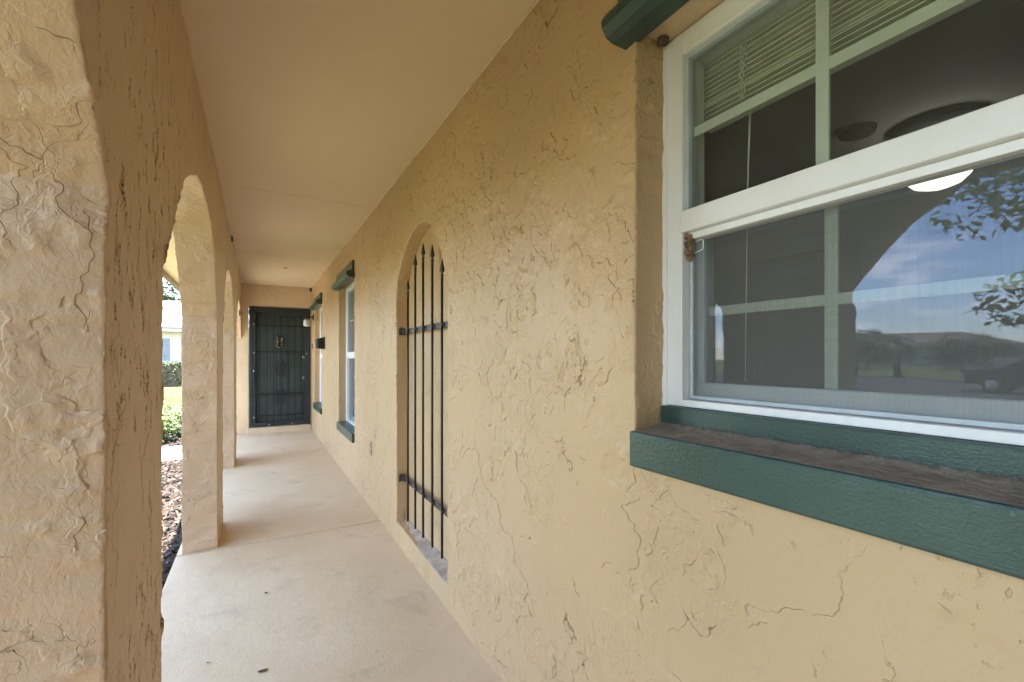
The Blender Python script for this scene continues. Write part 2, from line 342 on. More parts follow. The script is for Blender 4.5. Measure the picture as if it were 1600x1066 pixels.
# walls with openings: every opening edge is hand-trowelled (uneven and slightly rounded)
def resample(pts, step, closed=True):
    res = []; n = len(pts)
    for i in range(n if closed else n - 1):
        a, b = Vector(pts[i]), Vector(pts[(i + 1) % n]); k = max(1, int((b - a).length / step))
        for j in range(k): res.append(a.lerp(b, j / k))
    if not closed: res.append(Vector(pts[-1]))
    return res
def wob(p, amp, seed):
    return amp * (0.7 * mnoise.noise(Vector((p.x * 6, p.y * 6, seed))) + 0.5 * mnoise.noise(Vector((p.x * 19, p.y * 19, seed + 5))) + 0.35 * mnoise.noise(Vector((p.x * 55, p.y * 55, seed + 9))))
def sarea(l): return 0.5 * sum(l[i].x * l[(i + 1) % len(l)].y - l[(i + 1) % len(l)].x * l[i].y for i in range(len(l)))
def fill_points(lo, hi, to3, k=0.0125, smin=0.012, smax=0.35):
    """points spread over a rectangle, closer together where the wall is nearer to the porch entrance"""
    res = []; eye = Vector((0, 0, 1.3))
    def go(x0, y0, sz):
        c = Vector((x0 + sz / 2, y0 + sz / 2)); d = (to3(c.x, c.y) - eye).length
        if sz > max(smin, min(smax, k * max(0.05, d - sz * 0.7))):
            h = sz / 2
            for i in (0, 1):
                for j in (0, 1): go(x0 + i * h, y0 + j * h, h)
        else:
            p = c + Vector((random.uniform(-.3, .3), random.uniform(-.3, .3))) * sz
            if lo[0] < p.x < hi[0] and lo[1] < p.y < hi[1]: res.append(p)
    n0 = int((hi[0] - lo[0]) / 0.8) + 1; n1 = int((hi[1] - lo[1]) / 0.8) + 1
    for i in range(n0):
        for j in range(n1): go(lo[0] + i * 0.8, lo[1] + j * 0.8, 0.8)
    return res
def inside(c, loops, ok_pts=None):
    res = np.zeros(len(c), bool)
    for L in loops:
        A = np.array([(p.x, p.y) for p in L]); Bq = np.roll(A, -1, 0)
        for s0 in range(0, len(c), 4000):
            q = c[s0:s0 + 4000]; x = q[:, 0][:, None]; y = q[:, 1][:, None]
            cr = (A[None, :, 1] > y) != (Bq[None, :, 1] > y)
            dy = Bq[:, 1] - A[:, 1]; dy = np.where(np.abs(dy) < 1e-12, 1e-12, dy)
            xi = (Bq[:, 0] - A[:, 0])[None] * (y - A[None, :, 1]) / dy[None] + A[None, :, 0]
            res[s0:s0 + 4000] ^= (np.sum(cr & (x < xi), 1) % 2).astype(bool)
    return res
def wall(name, outer, holes, x0, x1, mats, parent=None, amp=0.004, rnd=0.007, jit_outer=None, step=0.018, place=None, nd=8, levels=2, dense=True, k=0.0125):
    """outline loops in (a, z); front face at depth x0, back at x1; place maps (a, z, depth) to a point"""
    place = place or (lambda a, z, d: (d, a, z))
    bm = B(); s = 1 if x1 > x0 else -1
    be = []; L2 = []; V0 = []
    for li, (lp, solid_in) in enumerate([(outer, True)] + [(h, False) for h in holes]):
        L = resample(lp, step)
        if (sarea(L) > 0) != solid_in: L.reverse()
        n = len(L); nor = []
        for i in range(n):
            t = (L[(i + 1) % n] - L[i - 1]); t = t.normalized() if t.length > 0 else Vector((1, 0))
            nor.append(Vector((-t.y, t.x)))        # points into the solid
        depth = [x0, x0 + s * rnd * 0.35, x0 + s * rnd] + [x0 + s * rnd + (x1 - x0 - s * rnd) * (i + 1) / nd for i in range(nd)]
        ins = [rnd, rnd * 0.3] + [0] * (nd + 1)
        loops = []
        for di, (d, q) in enumerate(zip(depth, ins)):
            vs_ = []
            for i, p in enumerate(L):
                j = 1 if (jit_outer is None and li > 0) or (jit_outer and jit_outer(p)) else 0
                o_ = wob(p, amp, 3.1 * li + (0 if di < 3 else (di - 2) * 0.16)) * j
                pp = p + nor[i] * (q * j + o_)
                v = bm.verts.new(place(pp.x, pp.y, d)); vs_.append(v)
                if di == 0: L2.append((li, pp)); V0.append(v)
            loops.append(vs_)
        for a_, b_ in zip(loops, loops[1:]):
            for i in range(n):
                f = bm.faces.new((a_[i], a_[(i + 1) % n], b_[(i + 1) % n], b_[i])); f.material_index = 1
        be += [bm.edges.get((loops[-1][i], loops[-1][(i + 1) % n])) for i in range(n)]
    # front face: constrained triangulation sharing the rim's own vertices
    loops2 = [[p for l, p in L2 if l == q] for q in range(1 + len(holes))]
    edges = []; o = 0
    for L in loops2: n = len(L); edges += [(o + i, o + (i + 1) % n) for i in range(n)]; o += n
    pts = [p for _, p in L2]
    if dense:
        xs = [p.x for p in loops2[0]]; ys = [p.y for p in loops2[0]]
        cand = fill_points((min(xs), min(ys)), (max(xs), max(ys)), lambda a, z: Vector(place(a, z, x0)), k)
        ca = np.array([(p.x, p.y) for p in cand]); cand = [p for p, kk in zip(cand, inside(ca, loops2)) if kk]
        pts = pts + cand
    vo, eo, fo, ov, oe, of = delaunay_2d_cdt(pts, edges, [], 0, 1e-7)
    cen = np.array([((vo[f[0]].x + vo[f[1]].x + vo[f[2]].x) / 3, (vo[f[0]].y + vo[f[1]].y + vo[f[2]].y) / 3) for f in fo])
    keep = inside(cen, loops2); VM = {}
    for i, src in enumerate(ov):
        src = [q for q in src if q < len(V0)]
        if src: VM[i] = V0[src[0]]
    for f, kk in zip(fo, keep):
        if not kk: continue
        q = []
        for i in f:
            if i not in VM: VM[i] = bm.verts.new(place(vo[i].x, vo[i].y, x0))
            q.append(VM[i])
        if len(set(q)) == 3:
            try: bm.faces.new(q)
            except ValueError: pass
    bmesh.ops.triangle_fill(bm, edges=be, use_beauty=True, use_dissolve=False)
    bmesh.ops.recalc_face_normals(bm, faces=bm.faces[:])
    o = link(name, bm, mats, parent, True)
    if levels:
        m = o.modifiers.new('subdivide', 'SUBSURF'); m.subdivision_type = 'SIMPLE'; m.levels = 0; m.render_levels = levels
    return o

# ------------------------------------------------------------------ the ground
W, XA, XO, YE, ZC = 0.852, -0.235, -0.432, 8.83, 2.54
bm = B()
g = 150
v = [bm.verts.new(p) for p in ((-g, -g, -0.10), (g, -g, -0.10), (g, g, -0.10), (-g, g, -0.10))]; bm.faces.new(v)
tag(link('ground', bm, M['lawn']), 'sunlit green lawn spreading out beyond the porch', 'lawn', kind='structure')
bm = B()
bx(bm, -0.46, W + 0.1, -4, YE + 0.15, -0.2, -0.02)
for f in bm.faces: f.material_index = 1
ys = [-4, -1.36, 1.12, 3.64, 6.18, YE + 0.1]
for a, b in zip(ys, ys[1:]): bx(bm, -0.462, W + 0.06, a + 0.0085, b - 0.0085, -0.1, 0.0, 0.004)
tag(link('porch_floor', bm, [M['floor'], M['joint']]), 'taupe painted concrete porch floor with two crosswise joints', 'floor', kind='structure')
bm = B(); bx(bm, -14.5, -0.468, 7.32, 8.45, -0.2, -0.045, 0.01)
tag(link('path', bm, M['path']), 'pale concrete path leading from the porch towards the street', 'path', kind='structure')
bm = B(); bx(bm, -15.9, -14.5, -60, 90, -0.2, -0.06, 0.01)
tag(link('pavement', bm, M['path']), 'pale concrete pavement along the street', 'pavement', kind='structure')
bm = B(); bx(bm, -31, -16.05, -60, 90, -0.3, -0.09); bx(bm, -16.05, -15.9, -60, 90, -0.3, -0.04, 0.02); bx(bm, -31.15, -31, -60, 90, -0.3, -0.04, 0.02)
tag(link('road', bm, M['asphalt']), 'grey asphalt street in front of the house', 'road', kind='structure')
bm = B()
v = [bm.verts.new(p) for p in ((-1.55, -4, -0.085), (-0.455, -4, -0.085), (-0.455, 7.31, -0.085), (-1.55, 7.31, -0.085))]; bm.faces.new(v)
v = [bm.verts.new(p) for p in ((-2.6, 8.46, -0.085), (-0.4, 8.46, -0.085), (-0.4, 11.5, -0.085), (-2.6, 11.5, -0.085))]; bm.faces.new(v)
tag(link('bed', bm, M['soil']), 'dark soil of the planting bed beside the porch', 'soil', kind='structure')
bm = B()
def chip(bm, c, s, zs=0.5):
    q = Matrix.Rotation(random.uniform(0, 2 * PI), 3, 'Z') @ Matrix.Rotation(random.uniform(-.7, .7), 3, 'X') @ Matrix.Rotation(random.uniform(-.5, .5), 3, 'Y')
    vs_ = []
    for x in (-1, 1):
        for y in (-1, 1):
            for z in (-1, 1):
                p = Vector((x * s * random.uniform(.6, 1.2), y * s * random.uniform(.3, .55), z * s * zs * random.uniform(.3, .7)))
                vs_.append(bm.verts.new(Vector(c) + q @ p))
    for f in ((0, 1, 3, 2), (4, 6, 7, 5), (0, 4, 5, 1), (2, 3, 7, 6), (0, 2, 6, 4), (1, 5, 7, 3)): bm.faces.new([vs_[i] for i in f])
for _ in range(12000): chip(bm, (random.uniform(-1.5, -0.468), random.uniform(1.0, 7.3), random.uniform(-0.08, -0.045)), random.uniform(0.012, 0.034))
for _ in range(1200): chip(bm, (random.uniform(-2.5, -0.475), random.uniform(8.5, 11), random.uniform(-0.08, -0.05)), random.uniform(0.015, 0.04))
tag(link('mulch', bm, M['chips']), 'reddish brown bark mulch chips covering the bed along the porch', 'mulch', kind='stuff')
bm = B()
for _ in range(16000):
    x, y = random.uniform(-7, -1.6), random.uniform(0, 20)
    if 7.2 < y < 8.55 or (x > -2.7 and 8 < y < 11.6): continue
    a = random.uniform(0, PI); hh = random.uniform(0.03, 0.075); l = Vector((math.cos(a), math.sin(a), 0)) * 0.006
    p = Vector((x, y, -0.1)); t = p + Vector((random.uniform(-.03, .03), random.uniform(-.03, .03), hh))
    bm.faces.new([bm.verts.new(p - l), bm.verts.new(p + l), bm.verts.new(t)])
tag(link('grass', bm, M['grass']), 'short blades of grass standing in the front lawn', 'grass', kind='stuff')

# ------------------------------------------------------------------ the house walls
def pts_arch(c, prof):                              # prof: list of (distance from centre, z), spring first
    L = [(c - d, z) for d, z in prof]; R = [(c + d, z) for d, z in reversed(prof[:-1])]
    return L + R
PROF = [(0.983, 1.53), (0.999, 1.575), (0.996, 1.605), (0.955, 1.66), (0.905, 1.725), (0.845, 1.80), (0.78, 1.865), (0.70, 1.93), (0.55, 2.03), (0.38, 2.095), (0.2, 2.127), (0, 2.135)]
A1 = [(1.615, 1.55), (1.628, 1.585), (1.729, 1.668), (1.826, 1.755), (1.958, 1.872), (2.076, 1.962), (2.26, 2.050), (2.448, 2.110), (2.671, 2.135), (2.953, 2.127), (3.192, 2.082), (3.346, 2.00), (3.46, 1.85), (3.54, 1.735), (3.63, 1.60), (3.645, 1.57), (3.638, 1.54)]
loop = [(-4, 0), (-0.915, 0), (-0.915, 1.5)] + pts_arch(0.075, PROF) + [(1.058, 1.5), (1.055, 0.7), (1.05, 0), (1.592, 0), (1.60, 0.8)] + A1 + \
    [(3.648, 1.0), (3.655, 0), (4.208, 0), (4.212, 1.2)] + pts_arch(5.225, PROF) + [(6.232, 1.2), (6.236, 0), (6.822, 0), (6.826, 1.2)] + \
    [(YE - 0.99 - d, z) for d, z in PROF] + [(YE - 0.99 + d, z) for d, z in reversed(PROF[1:-1])] + [(YE + 0.005, 1.58), (YE + 0.005, 2.56), (-4, 2.56)]
wall('arcade_wall', loop, [], XA, XO, [M['stucco_arcade'], M['stucco_arch']], amp=0.009, rnd=0.004, jit_outer=lambda p: p.y < 2.3 and p.y > 0.001 and -3.9 < p.x < YE - 0.02)
tag(bpy.data.objects['arcade_wall'], 'tan stucco porch wall pierced by a row of round arches, its inner face gouged', 'wall')

NB = [(3.156, 0.145), (3.158, 0.9), (3.163, 1.60), (3.172, 1.697), (3.14, 1.828), (3.043, 1.944), (2.922, 2.032), (2.795, 2.090), (2.653, 2.109), (2.545, 2.092), (2.466, 2.057), (2.392, 1.996), (2.325, 1.918), (2.25, 1.82), (2.19, 1.70), (2.184, 1.6), (2.184, 0.9), (2.184, 0.115)]
rect = lambda y0, y1, z0, z1: [(y0, z0), (y1, z0), (y1, z1), (y0, z1)]
BWY0, BWY1 = -0.21, 0.860
WA, WB = (4.735, 5.745), (7.33, 8.36)
fw = wall('front_wall', [(-4, -0.02), (YE + 0.1, -0.02), (YE + 0.1, 2.56), (-4, 2.56)],
     [NB, rect(BWY0, BWY1, 1.10, 2.165), rect(*WA, 0.50, 2.16), rect(*WB, 0.50, 2.16)], W, W + 0.20, [M['stucco'], M['stucco_reveal']], amp=0.0055, rnd=0.0045)
tag(fw, 'long tan stucco house wall with windows and an arched niche, rough trowel marks', 'wall')
bm = B(); bx(bm, W + 0.083, W + 0.12, 2.1, 3.25, 0.0, 2.2); link('niche_back', bm, M['stucco'], fw)
bm = B(); prism(bm, [(W + 0.002, 0.0), (W + 0.082, 0.0), (W + 0.082, 0.155), (W + 0.004, 0.128)], 2.19, 3.15); link('niche_sill', bm, M['concrete'], fw)

DX0, DX1 = -0.127, 0.838
ew = wall('end_wall', [(XO, -0.02), (W + 0.001, -0.02), (W + 0.001, 2.56), (XO, 2.56)], [rect(DX0, DX1 - 0.004, 0.10, 2.165)], YE, YE + 0.2, [M['stucco_end'], M['stucco_end']],
          place=lambda a, z, d: (a, d, z), amp=0.003, rnd=0.005, k=0.02)
tag(ew, 'tan stucco wall closing the far end of the porch around the dark door', 'wall')
bm = B(); bx(bm, DX0 - 0.02, DX1 + 0.006, YE - 0.035, YE + 0.15, -0.01, 0.095, 0.006); link('door_step', bm, M['stucco_end'], ew)

gw = wall('light_block_wall', [(-6.2, -0.1), (W + 0.001, -0.1), (W + 0.001, 2.56), (-6.2, 2.56)], [rect(-5.3, -2.6, 0.0, 2.15)], -4.05, -4.25, [M['stucco_end'], M['stucco_end']],
          place=lambda a, z, d: (a, d, z), amp=0.003, rnd=0.005, dense=False, levels=0)  # added out of view; blocks light reaching the porch from behind
tag(gw, 'tan stucco garage-like wall added unseen behind the camera to block light', 'wall')
bm = B(); bx(bm, -5.3, -2.6, -4.20, -4.16, 0.0, 2.15)
for k in range(4): bx(bm, -5.28, -2.62, -4.16, -4.145, 0.02 + k * 0.535, 0.53 + k * 0.535, 0.006)
link('light_block_panel', bm, M['nb_trim'], gw)  # door panels filling the added light-blocking wall

# ceiling, roof, eave
bm = B()
for a, b in ((-4, 3.83), (3.83, 6.27), (6.27, YE + 0.1)): bx(bm, XA - 0.05, W + 0.1, a + 0.0022, b - 0.0022, ZC, ZC + 0.02)
bx(bm, XA - 0.05, W + 0.1, -4, YE + 0.1, ZC + 0.0215, ZC + 0.05)
ce = link('porch_ceiling', bm, M['ceiling']); tag(ce, 'flat tan painted porch ceiling with fine board joints and a few specks', 'ceiling')
for xx in (W - 0.002, XA + 0.002):
    bm = B(); L = [(xx + 0.0025 * mnoise.noise(Vector((y * .05, xx, 0))), y * .05, ZC - 0.002 + 0.003 * mnoise.noise(Vector((y * .06, 3, xx)))) for y in range(-60, 177)]
    tube(bm, L, 0.0065, 6); link('caulk_bead', bm, M['paint_ceiling_bead'], ce, True)
bm = B(); prism(bm, [(-6.9, 2.44), (-6.9, 2.56), (-2.7, 3.9), (1.5, 2.66), (1.5, 2.56), (-2.7, 2.58)], -10, -3.8)
link('shingle_slope', bm, M['shingle_roof'], gw)  # roof over the added light-blocking wall, also unseen
rf = thing('house_roof', 'overhanging roof edge with cream soffit and brown fascia outside the arches', 'roof')
bm = B(); bx(bm, -1.12, XO - 0.0, -5, YE + 1.2, 2.50, 2.53); link('soffit', bm, M['ceiling'], rf)
bm = B(); bx(bm, -1.16, -1.12, -5, YE + 1.2, 2.42, 2.60, 0.004); link('fascia', bm, M['brown_fascia'], rf)
bm = B(); prism(bm, [(-1.2, 2.60), (-1.2, 2.63), (4.5, 4.6), (10.2, 2.63), (10.2, 2.60)], -5, YE + 1.2); link('shingle_slope', bm, M['shingle_roof'], rf)

# ------------------------------------------------------------------ windows
def lintel_profile(x, z=2.10):
    return [(x + 0.01, z), (x - 0.045, z), (x - 0.066, z + 0.008), (x - 0.080, z + 0.028), (x - 0.083, z + 0.045), (x - 0.074, z + 0.062), (x - 0.040, z + 0.072), (x - 0.027, z + 0.080), (x - 0.024, z + 0.172), (x + 0.01, z + 0.172)]
def window(label, y0, y1, zb, zt, cols, fx, sill, screen=True, fwid=0.058, lint=(0, 0), lz=2.10):
    t = thing('window', label, 'window', 'white double-hung windows along the porch', (fx, (y0 + y1) / 2, zb))
    inv = Matrix.Translation(-Vector(t.location))
    def part(name, bm, mat, parent=None, smooth=False):
        o = link(name, bm, mat, parent or t, smooth)
        if parent is None: o.data.transform(inv)
        else: o.data.transform(inv)
        return o
    f = B()
    bx(f, fx, fx + 0.09, y1 - fwid, y1, zb, zt, 0.003); bx(f, fx, fx + 0.09, y0, y0 + fwid, zb, zt, 0.003)
    bx(f, fx + 0.001, fx + 0.09, y0 + fwid, y1 - fwid, zt - fwid, zt, 0.003)
    bx(f, fx + 0.001, fx + 0.09, y0 + fwid, y1 - fwid, zb, zb + 0.018, 0.002)
    bx(f, fx - 0.004, fx + 0.003, y1 - 0.012, y1 + 0.004, zb - 0.002, zt + 0.004); bx(f, fx - 0.004, fx + 0.003, y0 - 0.004, y0 + 0.012, zb - 0.002, zt + 0.004)
    part('frame', f, M['vinyl'])
    ya, yb = y0 + fwid, y1 - fwid; zm = (zb + zt) / 2 - 0.008; RH = 0.056
    # meeting rail
    r = B(); bx(r, fx - 0.006, fx + 0.05, ya - 0.003, yb + 0.003, zm - RH / 2, zm + RH / 2, 0.004); bx(r, fx + 0.012, fx + 0.05, ya, yb, zm - RH / 2 - 0.018, zm - RH / 2 - 0.0005, 0.002)
    part('meeting_rail', r, M['vinyl'])
    # upper sash: thin bead, glass, muntins
    u = B(); gx = fx + 0.022; zu0, zu1 = zm + RH / 2, zt - fwid
    bx(u, gx - 0.012, gx + 0.02, yb - 0.012, yb - 0.0003, zu0, zu1, 0.001); bx(u, gx - 0.012, gx + 0.02, ya + 0.0003, ya + 0.012, zu0, zu1, 0.001); bx(u, gx - 0.011, gx + 0.02, ya + 0.012, yb - 0.012, zu1 - 0.012, zu1 - 0.0003, 0.001)
    us = part('upper_sash', u, M['vinyl_grey'])
    bm = B(); bx(bm, gx, gx + 0.0035, ya + 0.01, yb - 0.01, zu0 - 0.005, zu1 - 0.008); part('glass', bm, M['glass'], us)
    m = B(); mx_ = gx + 0.012; zc_ = (zu0 + zu1) / 2 + 0.006
    bx(m, mx_, mx_ + 0.006, ya + 0.004, yb - 0.004, zc_ - 0.0125, zc_ + 0.0125, 0.001)
    for k in range(1, cols): yy = ya + (yb - ya) * k / cols; bx(m, mx_ - 0.0006, mx_ + 0.0066, yy - 0.0125, yy + 0.0125, zu0, zu1 - 0.004, 0.001)
    part('muntins', m, M['muntin'], us)
    # lower sash behind, with screen in front
    zl0, zl1 = zb + 0.040, zm - RH / 2 - 0.012; lx = fx + 0.058
    l = B(); bx(l, lx - 0.010, lx + 0.03, ya + 0.001, yb - 0.001, zl0 - 0.022, zl0 + 0.022, 0.003)
    bx(l, lx - 0.010, lx + 0.03, yb - 0.03, yb - 0.001, zl0 + 0.022, zl1, 0.003); bx(l, lx - 0.010, lx + 0.03, ya + 0.001, ya + 0.03, zl0 + 0.022, zl1, 0.003)
    ls = part('lower_sash', l, M['vinyl_grey'])
    bm = B(); bx(bm, lx, lx + 0.0035, ya + 0.02, yb - 0.02, zl0 + 0.015, zl1 + 0.02); part('glass', bm, M['glass_lower'], ls)
    m = B(); zc_ = (zl0 + zl1) / 2 + 0.008
    bx(m, lx + 0.010, lx + 0.016, ya + 0.02, yb - 0.02, zc_ - 0.0115, zc_ + 0.0115, 0.001)
    for k in range(1, cols): yy = ya + (yb - ya) * k / cols; bx(m, lx + 0.0094, lx + 0.0166, yy - 0.0125, yy + 0.0125, zl0 + 0.015, zl1 + 0.01, 0.001)
    part('muntins', m, M['muntin'], ls)
    s_ = B(); sx = fx + 0.030; sf = 0.009
    bx(s_, sx - 0.005, sx + 0.006, yb - 0.004 - sf, yb - 0.004, zb + 0.022, zl1 + 0.004, 0.001); bx(s_, sx - 0.005, sx + 0.006, ya + 0.004, ya + 0.004 + sf, zb + 0.022, zl1 + 0.004, 0.001)
    bx(s_, sx - 0.005, sx + 0.006, ya + 0.004 + sf, yb - 0.004 - sf, zb + 0.0195, zb + 0.0195 + sf, 0.001)
    sc = part('screen_frame', s_, M['vinyl_grey'])
    bm = B(); yq = [(sx, ya + 0.008, zb + 0.024), (sx, yb - 0.008, zb + 0.024), (sx, yb - 0.008, zl1 + 0.012), (sx, ya + 0.008, zl1 + 0.012)]
    bm.faces.new([bm.verts.new(p) for p in yq]); part('screen_mesh', bm, M['screen'], sc)
    # green sill and lintel
    st, sb = sill
    if st:
        b_ = B(); bx(b_, W - 0.026, fx + 0.05, y0 + 0.001, y1 - 0.001, sb, st, 0.006)
        sl_ = part('sill', b_, M['green'])
    b_ = B(); prism(b_, lintel_profile(W, lz), y0 - lint[0], y1 + lint[1])
    bmesh.ops.bevel(b_, geom=[e for e in b_.edges if abs(e.verts[0].co.y - e.verts[1].co.y) < 1e-5], offset=0.004, segments=2, affect='EDGES')
    part('lintel', b_, M['green'])
    return t, part
FX = W + 0.104
w1, part1 = window('large white window with muntins nearest the camera, lower half screened, dirty green sill', BWY0 + 0.003, BWY1 - 0.002, 1.172, 2.14, 3, FX, (1.112, 1.022), lint=(0.03, 0.042), lz=2.116)
bm = B(); bx(bm, FX - 0.016, FX + 0.06, BWY0 + 0.002, BWY1 - 0.003, 1.109, 1.171, 0.004); part1('sill_riser', bm, M['green'])
b_ = B(); bx(b_, W + 0.02, FX + 0.09, BWY0, BWY1, 2.143, 2.166); part1('head_trim', b_, M['paint_ceiling_bead'])
# pull tab of the screen
bm = B(); tube(bm, [(FX + 0.024, 0.783, 1.594), (FX + 0.022, 0.757, 1.598), (FX + 0.021, 0.752, 1.594), (FX + 0.021, 0.752, 1.575), (FX + 0.022, 0.757, 1.571), (FX + 0.024, 0.783, 1.567)], 0.0016, 6); part1('pull_tab', bm, M['vinyl'], None, True)
w2, part2 = window('narrow white window with green sill and lintel just beyond the arched niche', WA[0] + 0.002, WA[1] - 0.002, 0.53, 2.145, 2, W + 0.085, (0.525, 0.435), lint=(0.02, 0.03))
w3, part3 = window('narrow white window with green sill and lintel farthest off, beside the dark door', WB[0] + 0.002, WB[1] - 0.002, 0.53, 2.145, 2, W + 0.085, (0.525, 0.435), lint=(0.02, 0.03))

# dust on the big sill
bm = B()
nx, ny = 26, 300
grid = []
for i in range(nx + 1):
    row = []
    for j in range(ny + 1):
        y = BWY0 + 0.01 + (BWY1 - BWY0 - 0.02) * j / ny; x = W - 0.019 + (FX - 0.0175 - W + 0.019) * i / nx
        back = max(0, (i / nx - 0.8) / 0.2)
        edge = max(0.0, 1 - i / 2.0)
        z = 1.1128 + 0.010 * (i / nx) ** 2 + 0.0012 * mnoise.noise(Vector((x * 90, y * 60, 0))) + back ** 1.5 * (0.004 + 0.0025 * mnoise.noise(Vector((y * 70, 2, 0)))) + 0.0006 * mnoise.noise(Vector((x * 120, y * 110, 4))) - edge * 0.003
        row.append(bm.verts.new((x, y, z)))
    grid.append(row)
for i in range(nx):
    for j in range(ny): bm.faces.new((grid[i][j], grid[i + 1][j], grid[i + 1][j + 1], grid[i][j + 1]))
for _ in range(900):
    y = random.uniform(BWY0 + 0.02, BWY1 - 0.02); x = FX - 0.018 - abs(random.gauss(0, 0.008)) if random.random() < 0.93 else random.uniform(W, FX - 0.02)
    a = random.uniform(0, 2 * PI); l = random.uniform(0.002, 0.007); z = 1.116 + 0.010 * max(0, (x - W) / 0.09) ** 2 + random.uniform(0, 0.007)
    p = Vector((x, y, z)); d = Vector((math.cos(a) * l, math.sin(a) * l, random.uniform(-.002, .003))); e = Vector((-d.y, d.x, 0)).normalized() * 0.0005
    bm.faces.new([bm.verts.new(p - d - e), bm.verts.new(p + d - e), bm.verts.new(p + d + e), bm.verts.new(p - d + e)])
tag(link('sill_dust', bm, M['sill_dirt']), 'brown dust and crumbs lying on the green sill of the large window', 'dirt', kind='stuff')
# mud nest
def lump(bm, c, r, seed, sub=3, squash=(1, 1, 1)):
    q = bmesh.new(); bmesh.ops.create_icosphere(q, subdivisions=sub, radius=1)
    for v_ in q.verts:
        d = 1 + 0.28 * mnoise.noise(v_.co * 2.3 + Vector((seed, 0, 0))) + 0.12 * mnoise.noise(v_.co * 6 + Vector((seed, 0, 0)))
        v_.co = Vector(c) + Vector((v_.co.x * squash[0], v_.co.y * squash[1], v_.co.z * squash[2])) * (r * d)
    me = bpy.data.meshes.new('t'); q.to_mesh(me); q.free(); bm.from_mesh(me); bpy.data.meshes.remove(me)
nst = thing('mud_nest', 'crusty brown mud wasp nest under the sash rail of the large window', 'wasp nest', None, (FX + 0.018, 0.790, 1.58))
bm = B()
for i in range(14): lump(bm, (FX + 0.016 + random.uniform(-.005, .006), 0.7905 + random.uniform(-.008, .006), 1.612 - i * 0.0046), random.uniform(0.0055, 0.0095), i * 3.3, 3, (0.8, 1, 1.1))
o = link('crust', bm, M['nest'], nst, True); o.data.transform(Matrix.Translation(-Vector(nst.location)))
for i in range(5):
    bm = B(); lump(bm, (FX + 0.007 + 0.002 * (i % 2), 0.789 + random.uniform(-.005, .004), 1.606 - i * 0.011), 0.0032, i * 7.7, 2, (0.6, 1, 1)); o = link('cell_hole', bm, M['nest_dark'], nst, True); o.data.transform(Matrix.Translation(-Vector(nst.location)))
bm = B(); lump(bm, (W + 0.082, 0.842, 2.135), 0.016, 5, 3, (1, 0.9, 0.8)); lump(bm, (W + 0.09, 0.848, 2.150), 0.015, 9, 3)
tag(link('mud_nest', bm, M['nest_dark'], None, True), 'small dark round mud dauber nest at the upper corner of the large window', 'wasp nest')

# ------------------------------------------------------------------ dim room behind the large window
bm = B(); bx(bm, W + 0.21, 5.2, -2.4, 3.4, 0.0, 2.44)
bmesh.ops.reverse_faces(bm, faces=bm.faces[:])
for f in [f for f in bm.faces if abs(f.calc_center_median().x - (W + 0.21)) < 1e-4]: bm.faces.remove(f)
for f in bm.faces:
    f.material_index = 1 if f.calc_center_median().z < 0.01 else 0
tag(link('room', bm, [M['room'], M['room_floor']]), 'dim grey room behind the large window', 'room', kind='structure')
bl = thing('window_blind', 'pale greenish horizontal blind drawn up behind the top of the large window', 'blind', None, (1.075, 0.33, 2.1))
T = Matrix.Translation(-Vector(bl.location))
bm = B(); bx(bm, 1.05, 1.09, BWY0 + 0.05, BWY1 - 0.045, 2.085, 2.125, 0.003); o = link('head_rail', bm, M['blind'], bl); o.data.transform(T)
bm = B(); z = 2.082; k = 0
while z > 1.935:
    sag = 0.003 * math.sin(k * 1.7)
    tilt = random.uniform(-0.003, 0.003)
    p = [(1.048 + random.uniform(-.002, .002), z), (1.070, z + 0.002), (1.092, z + tilt), (1.092, z - 0.0016 + tilt), (1.070, z + 0.0004), (1.048, z - 0.0016)]
    prism(bm, p, BWY0 + 0.052, BWY1 - 0.047 + random.uniform(-.004, .002)); z -= random.choice([0.003, 0.0045, 0.0055, 0.008, 0.013]); k += 1
o = link('slats', bm, M['blind'], bl); o.data.transform(T)
bm = B(); bx(bm, 1.05, 1.09, BWY0 + 0.052, BWY1 - 0.047, 1.915, 1.932, 0.003); o = link('bottom_rail', bm, M['blind'], bl); o.data.transform(T)
for yy in (0.69, 0.30):
    bm = B()
    for k in range(4):
        tube(bm, [(1.045 - 0.001 * k + 0.002 * mnoise.noise(Vector((i, k, yy))), yy + 0.010 * mnoise.noise(Vector((i * .55, k * 3, yy * 9))) + 0.004 * (k - 1.5), 2.085 - i * 0.0075) for i in range(21)], 0.0011, 5)
    o = link('ladder_cord', bm, M['blind'], bl, True); o.data.transform(T)
bm = B(); tube(bm, [(1.044, 0.672, 1.93), (1.043, 0.675, 1.80), (1.043, 0.678, 1.66), (1.043, 0.680, 1.40)], 0.0012, 5); tube(bm, [(1.044, 0.668, 1.93), (1.043, 0.674, 1.78), (1.043, 0.679, 1.60), (1.043, 0.683, 1.24)], 0.0012, 5)
o = link('pull_cord', bm, M['cord'], bl, True); o.data.transform(T)
lp = thing('ceiling_lamp', 'lit white glass bowl lamp hanging in the dim room behind the large window', 'lamp', None, (2.9, 0.90, 2.44))
T = Matrix.Translation(-Vector(lp.location))
bm = B(); lathe(bm, [(0.0, 2.44), (0.19, 2.438), (0.185, 2.41), (0.03, 2.40), (0.0, 2.40)], (2.9, 0.9, 0), 32); o = link('canopy', bm, M['fixture'], lp, True); o.data.transform(T)
bm = B(); tube(bm, [(2.9, 0.9, 2.41), (2.9, 0.9, 2.23)], 0.012, 10); o = link('rod', bm, M['steel'], lp, True); o.data.transform(T)
